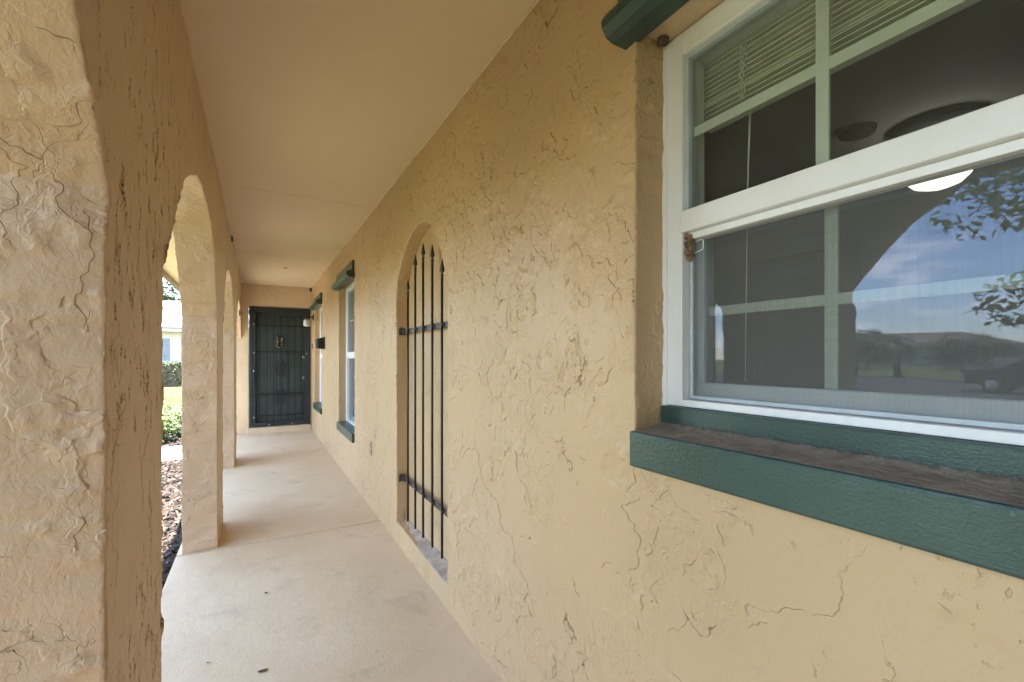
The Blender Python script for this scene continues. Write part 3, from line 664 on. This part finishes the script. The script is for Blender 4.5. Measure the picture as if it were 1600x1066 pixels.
bm = B(); lathe(bm, [(0.0, 2.235), (0.128, 2.235), (0.132, 2.222), (0.122, 2.18), (0.09, 2.145), (0.045, 2.128), (0.0, 2.124)], (2.9, 0.9, 0), 32); o = link('glass_bowl', bm, M['bowl'], lp, True); o.data.transform(T)
bm = B(); lathe(bm, [(0.0, 2.44), (0.08, 2.439), (0.075, 2.415), (0.0, 2.41)], (2.62, 1.12, 0), 24)
tag(link('ceiling_fixture', bm, M['fixture'], None, True), 'small dark round fixture on the ceiling of the dim room, left of the lamp', 'ceiling fixture')

# ------------------------------------------------------------------ wrought iron grille
gr = thing('iron_grille', 'black wrought iron grille of five spear-topped bars set in the arched niche', 'grille', None, (0.89, 2.67, 0.12))
T = Matrix.Translation(-Vector(gr.location)); GX = 0.888
for y, zb, zt in ((3.005, 0.190, 1.832), (2.842, 0.193, 1.965), (2.684, 0.191, 2.003), (2.517, 0.192, 1.957), (2.358, 0.190, 1.843)):
    bm = B(); tube(bm, [(GX, y, zb), (GX, y + 0.002, (zb + zt) / 2), (GX, y, zt - 0.10)], 0.0072, 10); bar = link('bar', bm, M['iron'], gr, True); bar.data.transform(T)
    bm = B(); lathe(bm, [(0.0072, -0.128), (0.0125, -0.124), (0.0125, -0.113), (0.008, -0.110), (0.008, -0.104), (0.0135, -0.100), (0.0135, -0.089), (0.0075, -0.085), (0.0080, -0.080), (0.0195, -0.070), (0.0205, -0.063), (0.0140, -0.042), (0.0075, -0.018), (0.0012, 0.0)], (GX, y, zt), 14, 'Z', 0.6)
    fo = link('finial', bm, M['iron'], bar, True); fo.data.transform(T)
for z in (1.478, 0.448):
    bm = B(); bx(bm, GX + 0.009, GX + 0.015, 2.20, 3.115, z - 0.017, z + 0.017, 0.0015)
    for y in (3.005, 2.842, 2.684, 2.517, 2.358): lathe(bm, [(0.0, GX - 0.009), (0.004, GX - 0.009), (0.0055, GX - 0.0075), (0.0055, GX + 0.01), (0.0, GX + 0.01)], (0, y - 0.014, z + 0.004), 8, 'X')
    o = link('crossbar', bm, M['iron_worn'], gr); o.data.transform(T)
    for yy, s in ((3.150, -1), (2.190, 1)):
        bm = B(); bx(bm, GX - 0.022, GX + 0.022, yy - 0.004, yy + 0.004, z - 0.024, z + 0.024, 0.002)
        bx(bm, GX + 0.016, GX + 0.021, min(yy, yy + s * 0.05), max(yy, yy + s * 0.05), z - 0.016, z + 0.016, 0.0015); bx(bm, GX + 0.002, GX + 0.008, min(yy, yy + s * 0.05), max(yy, yy + s * 0.05), z - 0.016, z + 0.016, 0.0015)
        lathe(bm, [(0.0, -0.015), (0.006, -0.015), (0.007, -0.011), (0.007, 0.024), (0.0, 0.026)], (GX + 0.006, yy + s * 0.03, z), 8, 'X')
        lathe(bm, [(0.0, 0.0), (0.013, 0.002), (0.013, 0.006), (0.0, 0.011)], (GX - 0.004, yy + s * 0.006, z + 0.018), 10, 'Y')
        o = link('bracket', bm, M['iron_worn'], gr); o.data.transform(T)

# ------------------------------------------------------------------ doors at the far end
D0, D1, DB, DT = DX0 + 0.004, DX1 - 0.008, 0.102, 2.160
ed = thing('entry_door', 'dark green panelled entry door standing behind the barred security door', 'door', None, ((D0 + D1) / 2, YE + 0.10, DB))
T = Matrix.Translation(-Vector(ed.location)); yd = YE + 0.10
bm = B(); bx(bm, D0 + 0.03, D1 - 0.03, yd, yd + 0.045, DB, DT - 0.03)
ww = D1 - D0 - 0.06
for k in range(9):
    xa = D0 + 0.05 + k * (ww - 0.04) / 9; bx(bm, xa + 0.01, xa + (ww - 0.04) / 9 - 0.01, yd - 0.010, yd - 0.0005, 0.70, 1.36, 0.004)
for xa, xb in ((D0 + 0.10, D0 + 0.44), (D1 - 0.44, D1 - 0.10)):
    bx(bm, xa, xb, yd - 0.012, yd - 0.0005, 1.48, 1.98, 0.006); bx(bm, xa, xb, yd - 0.012, yd - 0.0005, 0.20, 0.62, 0.006)
o = link('panel', bm, M['door_green'], ed); o.data.transform(T)
KX = (D0 + D1) / 2 - 0.005
bm = B(); bx(bm, KX - 0.055, KX - 0.02, yd - 0.045, yd - 0.015, 1.51, 1.655, 0.008); bx(bm, KX + 0.02, KX + 0.055, yd - 0.045, yd - 0.015, 1.51, 1.655, 0.008); tube(bm, [(KX + 0.055 * math.cos(a), yd - 0.03, 1.515 + 0.05 * math.sin(a)) for a in [PI + PI * i / 10 for i in range(11)]], 0.012, 8)
o = link('knocker', bm, M['brass'], ed, True); o.data.transform(T)
for z in (1.30, 0.93):
    bm = B(); lathe(bm, [(0.0, yd - 0.05), (0.024, yd - 0.048), (0.03, yd - 0.03), (0.018, yd - 0.02), (0.02, yd - 0.0005), (0, yd - 0.0005)], (D1 - 0.105, 0, z), 14, 'Y'); o = link('lock', bm, M['steel'], ed, True); o.data.transform(T)
sd = thing('security_door', 'dark metal security screen door with bars and scrollwork at the porch end', 'door', None, ((D0 + D1) / 2, YE, DB))
T = Matrix.Translation(-Vector(sd.location)); y0 = YE - 0.006; y1 = YE + 0.030
def sdp(name, bm, mat, smooth=False, parent=None):
    o = link(name, bm, mat, parent or sd, smooth); o.data.transform(T); return o
bm = B()
bx(bm, D0, D0 + 0.05, y0 - 0.006, y1, DB, DT, 0.003); bx(bm, D1 - 0.04, D1, y0 - 0.006, y1, DB, DT, 0.003); bx(bm, D0 + 0.05, D1 - 0.04, y0 - 0.006, y1, DT - 0.045, DT, 0.003)
sdp('frame', bm, M['door_metal'])
L0, L1 = D0 + 0.052, D1 - 0.042
bm = B()
bx(bm, L0, L0 + 0.045, y0, y1, DB + 0.008, DT - 0.048, 0.003); bx(bm, L1 - 0.045, L1, y0, y1, DB + 0.008, DT - 0.048, 0.003)
bx(bm, L0 + 0.045, L1 - 0.045, y0, y1, DT - 0.098, DT - 0.048, 0.003); bx(bm, L0 + 0.045, L1 - 0.045, y0, y1, DB + 0.008, DB + 0.075, 0.003)
leaf = sdp('leaf_frame', bm, M['door_metal'])
for z in (1.84, 1.39, 0.66, 0.29):
    bm = B(); bx(bm, L0 + 0.046, L1 - 0.046, y0 + 0.006, y0 + 0.018, z - 0.010, z + 0.010, 0.002); sdp('crossbar', bm, M['door_bar'])
bars = [L0 + 0.045 + (L1 - L0 - 0.09) * (k + 0.5) / 7.0 for k in range(7)]
for k, xk in enumerate(bars):
    bm = B(); bx(bm, xk - 0.007, xk + 0.007, y0 + 0.001, y0 + 0.0055, DB + 0.085, 1.985, 0.001)
    lathe(bm, [(0.006, 1.98), (0.014, 1.99), (0.014, 2.0), (0.002, 2.03)], (xk, y0 + 0.004, 0), 8); sdp('bar', bm, M['door_bar'])
def scroll(bm, cx, cz, s, fx_, fz):
    pts = []
    for i in range(19):
        a = i / 18 * 2.1 * PI; r = s * (1 - 0.72 * i / 18)
        pts.append((cx + fx_ * (r * math.sin(a) + s * 0.95), y0 - 0.004, cz + fz * (s * 1.0 - r * math.cos(a) * 1.0 + 0.0)))
    tube(bm, pts, 0.0055, 6)
for zc_ in (1.60, 1.10, 0.60):
    bm = B()
    for fx_ in (-1, 1):
        for fz in (-1, 1):
            scroll(bm, KX, zc_, 0.043, fx_, fz); scroll(bm, KX, zc_ + fz * 0.075, 0.028, fx_, fz)
    sdp('scroll_ornament', bm, M['door_bar'], True)
bm = B(); bm.faces.new([bm.verts.new(p) for p in ((L0 + 0.04, y1 - 0.004, DB + 0.06), (L1 - 0.04, y1 - 0.004, DB + 0.06), (L1 - 0.04, y1 - 0.004, DT - 0.09), (L0 + 0.04, y1 - 0.004, DT - 0.09))]); sdp('screen_mesh', bm, M['door_screen'])
bm = B(); bx(bm, L0 + 0.008, L0 + 0.034, y0 - 0.012, y0 - 0.0005, 0.88, 1.08, 0.003); tube(bm, [(L0 + 0.02, y0 - 0.012, 0.93), (L0 + 0.02, y0 - 0.045, 0.94), (L0 + 0.02, y0 - 0.05, 0.99), (L0 + 0.02, y0 - 0.045, 1.03), (L0 + 0.02, y0 - 0.012, 1.04)], 0.007, 8)
hd = sdp('handle', bm, M['black'], True)
bm = B(); lathe(bm, [(0, y0 - 0.02), (0.012, y0 - 0.019), (0.013, y0 - 0.0125), (0, y0 - 0.0125)], (L0 + 0.021, 0, 1.062), 12, 'Y'); sdp('lock_cylinder', bm, M['steel'], True, hd)
for x, z in ((L0 + 0.022, 0.27), (L0 + 0.25, 0.135), (L1 - 0.25, 0.135), (L0 + 0.022, 1.37), (L0 + 0.022, 1.86), (L1 - 0.022, 1.36)):
    bm = B(); lathe(bm, [(0, y0 - 0.005), (0.008, y0 - 0.004), (0.010, y0), (0, y0 + 0.001)], (x, 0, z), 10, 'Y'); sdp('screw', bm, M['steel'], True)

# ------------------------------------------------------------------ small fittings on the wall
wl = thing('wall_lamp', 'small porch wall lamp with ribbed glass jar on a black bracket beside the dark door', 'lamp', None, (W, 8.50, 1.97))
T = Matrix.Translation(-Vector(wl.location))
bm = B(); lathe(bm, [(0, W), (0.055, W - 0.002), (0.052, W - 0.014), (0.02, W - 0.022), (0, W - 0.022)], (0, 8.50, 1.985), 20, 'X', 1); o = link('back_plate', bm, M['black'], wl, True); o.data.transform(T)
bm = B(); tube(bm, [(W - 0.02, 8.50, 1.985), (W - 0.05, 8.50, 1.995), (W - 0.085, 8.50, 1.985)], 0.012, 8); lathe(bm, [(0, 2.0), (0.03, 1.998), (0.042, 1.985), (0.045, 1.952), (0, 1.95)], (W - 0.105, 8.5, 0), 18); o = link('arm', bm, M['black'], wl, True); o.data.transform(T)
bm = B()
prof = [(0, 1.951), (0.040, 1.951), (0.058, 1.935)] + [(0.060 + 0.003 * (i % 2), 1.925 - i * 0.008) for i in range(11)] + [(0.05, 1.83), (0.03, 1.822), (0, 1.82)]
lathe(bm, prof, (W - 0.105, 8.5, 0), 20); o = link('glass_jar', bm, M['jar'], wl, True); o.data.transform(T)
mb = thing('mailbox', 'black metal mailbox mounted on the wall between the farthest window and the next', 'mailbox', None, (W, 7.13, 1.42))
T = Matrix.Translation(-Vector(mb.location))
bm = B(); prism(bm, [(W - 0.001, 1.42), (W - 0.080, 1.42), (W - 0.096, 1.44), (W - 0.096, 1.53), (W - 0.001, 1.53)], 7.0, 7.27)
bmesh.ops.bevel(bm, geom=bm.edges[:], offset=0.003, segments=1, affect='EDGES'); o = link('body', bm, M['black'], mb); o.data.transform(T)
bm = B(); prism(bm, [(W - 0.001, 1.531), (W - 0.104, 1.531), (W - 0.104, 1.545), (W - 0.080, 1.568), (W - 0.03, 1.583), (W - 0.001, 1.586)], 6.995, 7.275)
bmesh.ops.bevel(bm, geom=bm.edges[:], offset=0.002, segments=1, affect='EDGES'); o = link('lid', bm, M['black'], mb); o.data.transform(T)
db = thing('doorbell', 'tiny dark doorbell button on the tan wall right beside the dark door', 'doorbell', None, (W, 8.63, 1.49))
T = Matrix.Translation(-Vector(db.location))
bm = B(); bx(bm, W - 0.012, W - 0.0005, 8.605, 8.645, 1.445, 1.535, 0.004); o = link('plate', bm, M['brown_fascia'], db); o.data.transform(T)
bm = B(); lathe(bm, [(0, W - 0.02), (0.010, W - 0.019), (0.011, W - 0.0125), (0, W - 0.0125)], (0, 8.625, 1.49), 12, 'X'); o = link('button', bm, M['plate'], db, True); o.data.transform(T)
ot = thing('wall_outlet', 'almond electric outlet low on the tan wall between niche and next window', 'outlet', None, (W, 3.965, 0.52))
T = Matrix.Translation(-Vector(ot.location))
bm = B(); bx(bm, W - 0.011, W + 0.004, 3.925, 4.0, 0.462, 0.578, 0.003); o = link('cover_plate', bm, M['plate'], ot); o.data.transform(T)
for z in (0.545, 0.495):
    bm = B(); lathe(bm, [(0, W - 0.015), (0.016, W - 0.0145), (0.017, W - 0.0105), (0, W - 0.0105)], (0, 3.9625, z), 16, 'X'); s_ = link('socket', bm, M['plate'], ot); s_.data.transform(T)
    for dy in (-0.006, 0.006):
        bm = B(); bx(bm, W - 0.0162, W - 0.0148, 3.9625 + dy - 0.0012, 3.9625 + dy + 0.0012, z - 0.002, z + 0.007); q = link('slot', bm, M['black'], s_); q.data.transform(T)
def oddity(name, label, cat, c, r, sq, seed):
    bm = B(); lump(bm, c, r, seed, 3, sq); tag(link(name, bm, M['nest_dark'], None, True), label, cat)
oddity('mud_nest', 'black clot in the ceiling corner above the right edge of the dark door', 'wasp nest', (W - 0.02, YE - 0.02, ZC - 0.03), 0.035, (0.6, 0.6, 1.2), 1)
oddity('mud_nest', 'long black clot where the arched wall meets the ceiling', 'wasp nest', (XA + 0.006, 5.5, ZC - 0.012), 0.045, (0.25, 2.6, 0.5), 2)
oddity('mud_nest', 'small dark clot on the porch ceiling in front of the far end wall', 'wasp nest', (0.34, 7.0, ZC - 0.004), 0.018, (1, 1.6, 0.5), 3)
hk = B(); bx(hk, XA - 0.004, XA + 0.012, 7.86, 7.94, 1.92, 2.0, 0.004); tube(hk, [(XA + 0.01, 7.9, 1.98), (XA + 0.035, 7.9, 1.97), (XA + 0.035, 7.9, 1.935)], 0.005, 6)
tag(link('wall_hook', hk, M['black']), 'small black hook on the inner face of the arched wall near the far end', 'hook')
for i, (x, y, lab) in enumerate(((0.02, 2.13, 'larger dark leaf scrap on the porch floor near the bottom of the photo'), (0.045, 2.82, 'small curled dark leaf scrap on the porch floor halfway to the second pier'), (-0.18, 2.30, 'tiny dark leaf scrap on the porch floor close to the nearest pier'))):
    bm = B(); n_ = 9; s = (0.019, 0.014, 0.009)[i]
    c0 = bm.verts.new((x, y, 0.006))
    ring = [bm.verts.new((x + s * math.cos(a) * random.uniform(.5, 1.2), y + 0.6 * s * math.sin(a) * random.uniform(.6, 1.2), 0.002 + random.uniform(0, .007))) for a in [2 * PI * k / n_ for k in range(n_)]]
    for k in range(n_): bm.faces.new((c0, ring[k], ring[(k + 1) % n_]))
    tag(link('leaf_scrap', bm, M['leaf_scrap']), lab, 'leaf', 'leaf scraps on the porch floor')

# ------------------------------------------------------------------ plants
def leaves(bm, pts, size, droop=0.3):
    for p in pts:
        a = random.uniform(0, 2 * PI); e = random.uniform(-0.9, 0.6) - droop * 0.5; s = size * random.uniform(0.6, 1.35)
        d = Vector((math.cos(a) * math.cos(e), math.sin(a) * math.cos(e), math.sin(e))); sd_ = d.cross(Vector((random.uniform(-.5, .5), random.uniform(-.5, .5), 1))).normalized() * s * 0.28
        p = Vector(p); m_ = p + d * s * 0.5 + Vector((0, 0, s * 0.08))
        v_ = [bm.verts.new(q) for q in (p, m_ + sd_, p + d * s, m_ - sd_)]; bm.faces.new(v_)
def ball_pts(c, r, n, flat=0.8):
    res = []
    for _ in range(n):
        v_ = Vector((random.gauss(0, 1), random.gauss(0, 1), random.gauss(0, 1))).normalized() * (r * random.uniform(0.45, 1.0) ** 0.6)
        res.append((c[0] + v_.x, c[1] + v_.y, c[2] + v_.z * flat))
    return res
def tree(name, label, x, y, h, trunk_h, cr, nclump, nleaf, ls, mat, group=None, tr=0.16, seed=0, cat='tree', extra=()):
    random.seed(100 + seed)
    t = thing(name, label, cat, group, (x, y, -0.1))
    T = Matrix.Translation((-x, -y, 0.1))
    bt = B(); bl_ = B(); lean = random.uniform(-.2, .2)
    tube(bt, [(x, y, -0.15), (x + lean * .3, y + .05, trunk_h * .5), (x + lean * .6, y, trunk_h), (x + lean, y + .1, trunk_h + (h - trunk_h) * .6)], [tr * 1.2, tr, tr * .8, tr * .25], 9)
    for k in range(nclump):
        a = random.uniform(0, 2 * PI); q = random.random() ** 0.6 * cr; z = trunk_h + (h - trunk_h) * random.uniform(0.05, 0.95); q *= math.sin(PI * min(0.97, max(0.18, (z - trunk_h * 0.8) / (h - trunk_h * 0.8))))
        c = (x + lean * .6 + q * math.cos(a), y + q * math.sin(a), z)
        st = (x + lean * .6, y, trunk_h * random.uniform(0.8, 1.0) + (z - trunk_h) * 0.4)
        tube(bt, [st, ((st[0] + c[0]) / 2, (st[1] + c[1]) / 2, (st[2] + c[2]) / 2 + 0.15), c], [tr * .35, tr * .2, tr * .06], 5)
        leaves(bl_, ball_pts(c, cr * random.uniform(0.16, 0.34), nleaf), ls)
    for c, rr, nn in extra:
        tube(bt, [(x, y, trunk_h), ((x + c[0]) / 2, (y + c[1]) / 2, (trunk_h + c[2]) / 2 + 0.35), c], [tr * .35, tr * .2, tr * .05], 5); leaves(bl_, ball_pts(c, rr, nn), ls)
    o = link('trunk', bt, M['bark'], t, True); o.data.transform(T)
    o = link('crown', bl_, mat, t); o.data.transform(T)
    return t
tree('yard_tree', 'leafy green shade tree on the front lawn, reflected in the large window', -6.0, -0.75, 5.8, 1.6, 2.9, 26, 200, 0.12, M['leaf'], None, 0.17, 1, extra=[((-6.0, 1.72, 2.0), 0.42, 260), ((-6.1, 1.25, 2.25), 0.55, 300), ((-6.1, 1.62, 3.35), 0.5, 260), ((-6.3, 2.0, 3.7), 0.45, 160)])
FT = 'trees behind the white-roofed neighbour house'
for i, (x, y, h, lab) in enumerate(((-9.5, 52, 11.0, 'tall loose grey green tree behind the neighbour house'), (-4.5, 58, 10.0, 'rounder dense tree behind the neighbour house'), (-15, 55, 12, 'tree behind the left end of the neighbour house'))):
    tree('oak_tree', lab, x, y, h, 2.5, 4.6, 26, 150, 0.5, M['leaf_far'], FT, 0.25, 10 + i)
ST = 'trees along the far side of the street'
for i, (x, y, h, lab) in enumerate(((-50, 2, 3.4, 'low tree across the street, nearest to the right edge of the glass'), (-52, 9, 3.9, 'round tree across the street, beside the beige house'), (-55, 16, 3.5, 'spreading tree across the street, between the two houses'), (-53, 22.5, 4.1, 'tallest tree across the street, left of the palms'), (-54, 29, 3.6, 'short wide tree across the street, left end of the row'), (-56, 36, 3.8, 'far tree across the street beyond the long pale house'))):
    tree('street_tree', lab, x, y, h, 0.7, 3.2, 22, 130, 0.34, M['leaf_hedge'], ST, 0.14, 30 + i)
def palm(x, y, h, lab, seed):
    random.seed(seed); t = thing('palm_tree', lab, 'palm tree', 'palms across the street', (x, y, -0.1)); T = Matrix.Translation((-x, -y, 0.1))
    bm = B(); tube(bm, [(x, y, -0.15), (x + .1, y, h * .5), (x + .15, y + .05, h)], [0.2, 0.15, 0.13], 9); o = link('trunk', bm, M['bark'], t, True); o.data.transform(T)
    bm = B()
    for k in range(22):
        a = 2 * PI * k / 22 + random.uniform(-.1, .1); e = random.uniform(-.2, 1.1); prev = Vector((x + .15, y + .05, h)); L = random.uniform(1.3, 1.9)
        for s in range(9):
            ee = e - s * 0.22; d = Vector((math.cos(a) * math.cos(ee), math.sin(a) * math.cos(ee), math.sin(ee))); nx_ = prev + d * L / 9
            sd_ = Vector((-math.sin(a), math.cos(a), 0)) * 0.45 * math.sin(PI * (s + 1.2) / 10.5)
            for q in (-1, 1):
                bm.faces.new([bm.verts.new(p) for p in (prev, nx_, nx_ + sd_ * q + d * 0.12 + Vector((0, 0, -0.14)))])
            prev = nx_
    o = link('crown', bm, M['leaf_hedge'], t); o.data.transform(T)
palm(-33.5, 13.0, 2.0, 'short palm across the street with drooping fronds', 3)
palm(-34, 15.4, 2.6, 'taller palm across the street beside the short one', 4)

random.seed(5)
hg = thing('hedge', 'clipped dark green hedge in front of the neighbour house', 'hedge', None, (-5.5, 26.9, -0.1)); T = Matrix.Translation((5.5, -26.9, 0.1))
bm = B(); bx(bm, -12.9, 1.9, 26.3, 27.4, -0.1, 0.98); o = link('branches', bm, M['bark'], hg); o.data.transform(T)
bm = B(); P = []
for _ in range(9000):
    x = random.uniform(-13, 2); P.append((x, 26.2 + random.uniform(-.06, .1), random.uniform(-.05, 1.05)) if random.random() < .6 else (x, random.uniform(26.2, 27.5), 1.02 + random.uniform(-.06, .08)))
leaves(bm, P, 0.10, 0); o = link('foliage', bm, M['leaf_hedge'], hg); o.data.transform(T)
SH = 'low shrubs in the bed beyond the path'
for i, (x, y, r, lab) in enumerate(((-1.42, 9.15, 0.26, 'small light green shrub at the near edge of the bed beyond the path'), (-1.62, 10.2, 0.36, 'light green leafy shrub in the middle of the bed beyond the path'), (-1.05, 9.75, 0.32, 'light green shrub on the house side of the bed beyond the path'), (-2.0, 11.0, 0.36, 'light green shrub at the far edge of the bed beyond the path'))):
    t = thing('shrub', lab, 'shrub', SH, (x, y, -0.1)); T = Matrix.Translation((-x, -y, 0.1))
    bm = B()
    for k in range(9):
        a = 2 * PI * k / 9; tube(bm, [(x, y, -0.1), (x + r * .4 * math.cos(a), y + r * .4 * math.sin(a), r * .5), (x + r * .7 * math.cos(a), y + r * .7 * math.sin(a), r * 1.0)], [0.012, 0.008, 0.003], 5)
    o = link('stems', bm, M['bark'], t); o.data.transform(T)
    bm = B(); leaves(bm, ball_pts((x, y, r * .55), r, 700, 0.95), 0.075, 0); o = link('foliage', bm, M['leaf_light'], t); o.data.transform(T)

# ------------------------------------------------------------------ neighbouring houses
def house(name, label, x0, x1, y0, y1, wh, rh, wall_m, roof_m, wins, face, group=None, eave=0.6):
    t = thing(name, label, 'house', group, ((x0 + x1) / 2, (y0 + y1) / 2, -0.1)); T = Matrix.Translation(-Vector(t.location))
    def p(n_, bm, m, par=None):
        o = link(n_, bm, m, par or t); o.data.transform(T); return o
    bm = B(); bx(bm, x0, x1, y0, y1, -0.15, wh); p('wall', bm, wall_m)
    bm = B(); e = eave; cy = (y0 + y1) / 2; cx_ = (x0 + x1) / 2
    a = [bm.verts.new(q) for q in ((x0 - e, y0 - e, wh + .16), (x1 + e, y0 - e, wh + .16), (x1 + e, y1 + e, wh + .16), (x0 - e, y1 + e, wh + .16))]
    if face == 'Y':
        r0, r1 = bm.verts.new((x0 + (y1 - y0) * .45, cy, wh + rh)), bm.verts.new((x1 - (y1 - y0) * .45, cy, wh + rh))
        for f in ((a[0], a[1], r1, r0), (a[1], a[2], r1), (a[2], a[3], r0, r1), (a[3], a[0], r0), tuple(reversed(a))): bm.faces.new(f)
    else:
        r0, r1 = bm.verts.new((cx_, y0 + (x1 - x0) * .45, wh + rh)), bm.verts.new((cx_, y1 - (x1 - x0) * .45, wh + rh))
        for f in ((a[0], a[1], r0), (a[1], a[2], r1, r0), (a[2], a[3], r1), (a[3], a[0], r0, r1), tuple(reversed(a))): bm.faces.new(f)
    rf_ = p('roof', bm, roof_m)
    bm = B(); bx(bm, x0 - e - .03, x1 + e + .03, y0 - e - .05, y0 - e, wh - .04, wh + .15); bx(bm, x1 + e, x1 + e + .05, y0 - e, y1 + e, wh - .04, wh + .15); bx(bm, x0 - e - .05, x0 - e, y0 - e, y1 + e, wh - .04, wh + .15); p('fascia', bm, M['nb_trim'], rf_)
    bm = B(); bx(bm, x0 - e - .14, x1 + e + .14, y0 - e - .15, y0 - e - .05, wh + .10, wh + .19, 0.01); p('gutter', bm, M['nb_gutter'], rf_)
    for (u0, u1, z0, z1) in wins:
        f = B(); g_ = B()
        if face == 'Y':
            for q in ((u0 - .06, u1 + .06, z1, z1 + .06), (u0 - .06, u1 + .06, z0 - .06, z0), (u0 - .06, u0, z0, z1), (u1, u1 + .06, z0, z1), ((u0 + u1) / 2 - .02, (u0 + u1) / 2 + .02, z0, z1)): bx(f, q[0], q[1], y0 - .05, y0, q[2], q[3])
            bx(g_, u0, u1, y0 - .02, y0 - .005, z0, z1)
        else:
            for q in ((u0 - .06, u1 + .06, z1, z1 + .06), (u0 - .06, u1 + .06, z0 - .06, z0), (u0 - .06, u0, z0, z1), (u1, u1 + .06, z0, z1)): bx(f, x1, x1 + .05, q[0], q[1], q[2], q[3])
            bx(g_, x1 + .005, x1 + .02, u0, u1, z0, z1)
        wf = p('window', f, M['nb_trim']); p('pane', g_, M['nb_dark'], wf)
    return t
nb = house('neighbour_house', 'tan neighbour house with pale white roof seen through the nearest arch opening', -14, 3, 28.5, 38, 2.62, 2.0, M['nb_wall'], M['nb_roof'], [(-5.2, -3.85, 1.1, 2.25), (-10.5, -9.2, 1.1, 2.25)], 'Y')
SHs = 'low houses across the street'
house('street_house', 'beige house across the street with brown roof, nearer the camera', -74, -65, -6, 9, 2.7, 1.5, M['house_a'], M['roof_dark'], [(-3, -1.5, .9, 2.2), (4, 6, .9, 2.2)], 'X', SHs)
house('street_house', 'long pale house across the street with brown roof, farther along', -75, -66, 16, 34, 2.7, 1.6, M['nb_wall'], M['roof_dark'], [(17, 18.5, .9, 2.2), (23, 25, .9, 2.2)], 'X', SHs)

# dark car parked at the kerb (seen in the glass)
ca = thing('parked_car', 'dark car parked along the street, reflected low in the large window', 'car', None, (-24.5, 5.0, -0.09)); T = Matrix.Translation(-Vector(ca.location))
def carp(n_, bm, m, par=None, sm=False):
    o = link(n_, bm, m, par or ca, sm); o.data.transform(T); return o
bm = B(); side = [(-2.2, .30), (-2.25, .62), (-2.1, .86), (-1.5, .95), (-0.95, 1.38), (-.5, 1.45), (.55, 1.43), (1.15, 1.0), (2.05, .86), (2.25, .66), (2.2, .30)]
secs = []
for dx, k in ((-.86, .93), (-.90, .98), (-.6, 1.0), (.6, 1.0), (.90, .98), (.86, .93)):
    secs.append([bm.verts.new((-24.5 + dx * (0.78 if z > 1.0 else 1), 5.0 + y * k, -0.09 + z)) for y, z in side])
for a, b in zip(secs, secs[1:]):
    for i in range(len(side)): bm.faces.new((a[i], a[(i + 1) % len(side)], b[(i + 1) % len(side)], b[i]))
bm.faces.new(secs[0]); bm.faces.new(list(reversed(secs[-1]))); bmesh.ops.recalc_face_normals(bm, faces=bm.faces[:]); carp('body', bm, M['car_paint'])
bm = B(); v_ = [bm.verts.new((-24.5 + .74, 5.0 + y, -0.09 + z)) for y, z in ((-1.2, 1.0), (-.85, 1.33), (-.1, 1.37), (-.1, 1.0))]; bm.faces.new(v_); v_ = [bm.verts.new((-24.5 + .74, 5.0 + y, -0.09 + z)) for y, z in ((.0, 1.0), (.0, 1.37), (.5, 1.35), (.9, 1.02))]; bm.faces.new(v_); carp('side_window', bm, M['nb_dark'])
for y in (-1.4, 1.4):
    for dx in (-.80, .80):
        bm = B(); lathe(bm, [(0, dx - .1), (.3, dx - .1), (.33, dx - .07), (.33, dx + .07), (.3, dx + .1), (0, dx + .1)], (-24.5, 5.0 + y, .24), 20, 'X'); wh = carp('wheel', bm, M['tyre'])
        bm = B(); s = 1 if dx > 0 else -1; lathe(bm, [(0, dx + s * .095), (.2, dx + s * .101), (.2, dx + s * .112), (0, dx + s * .12)], (-24.5, 5.0 + y, .24), 16, 'X'); carp('rim', bm, M['steel'], wh)
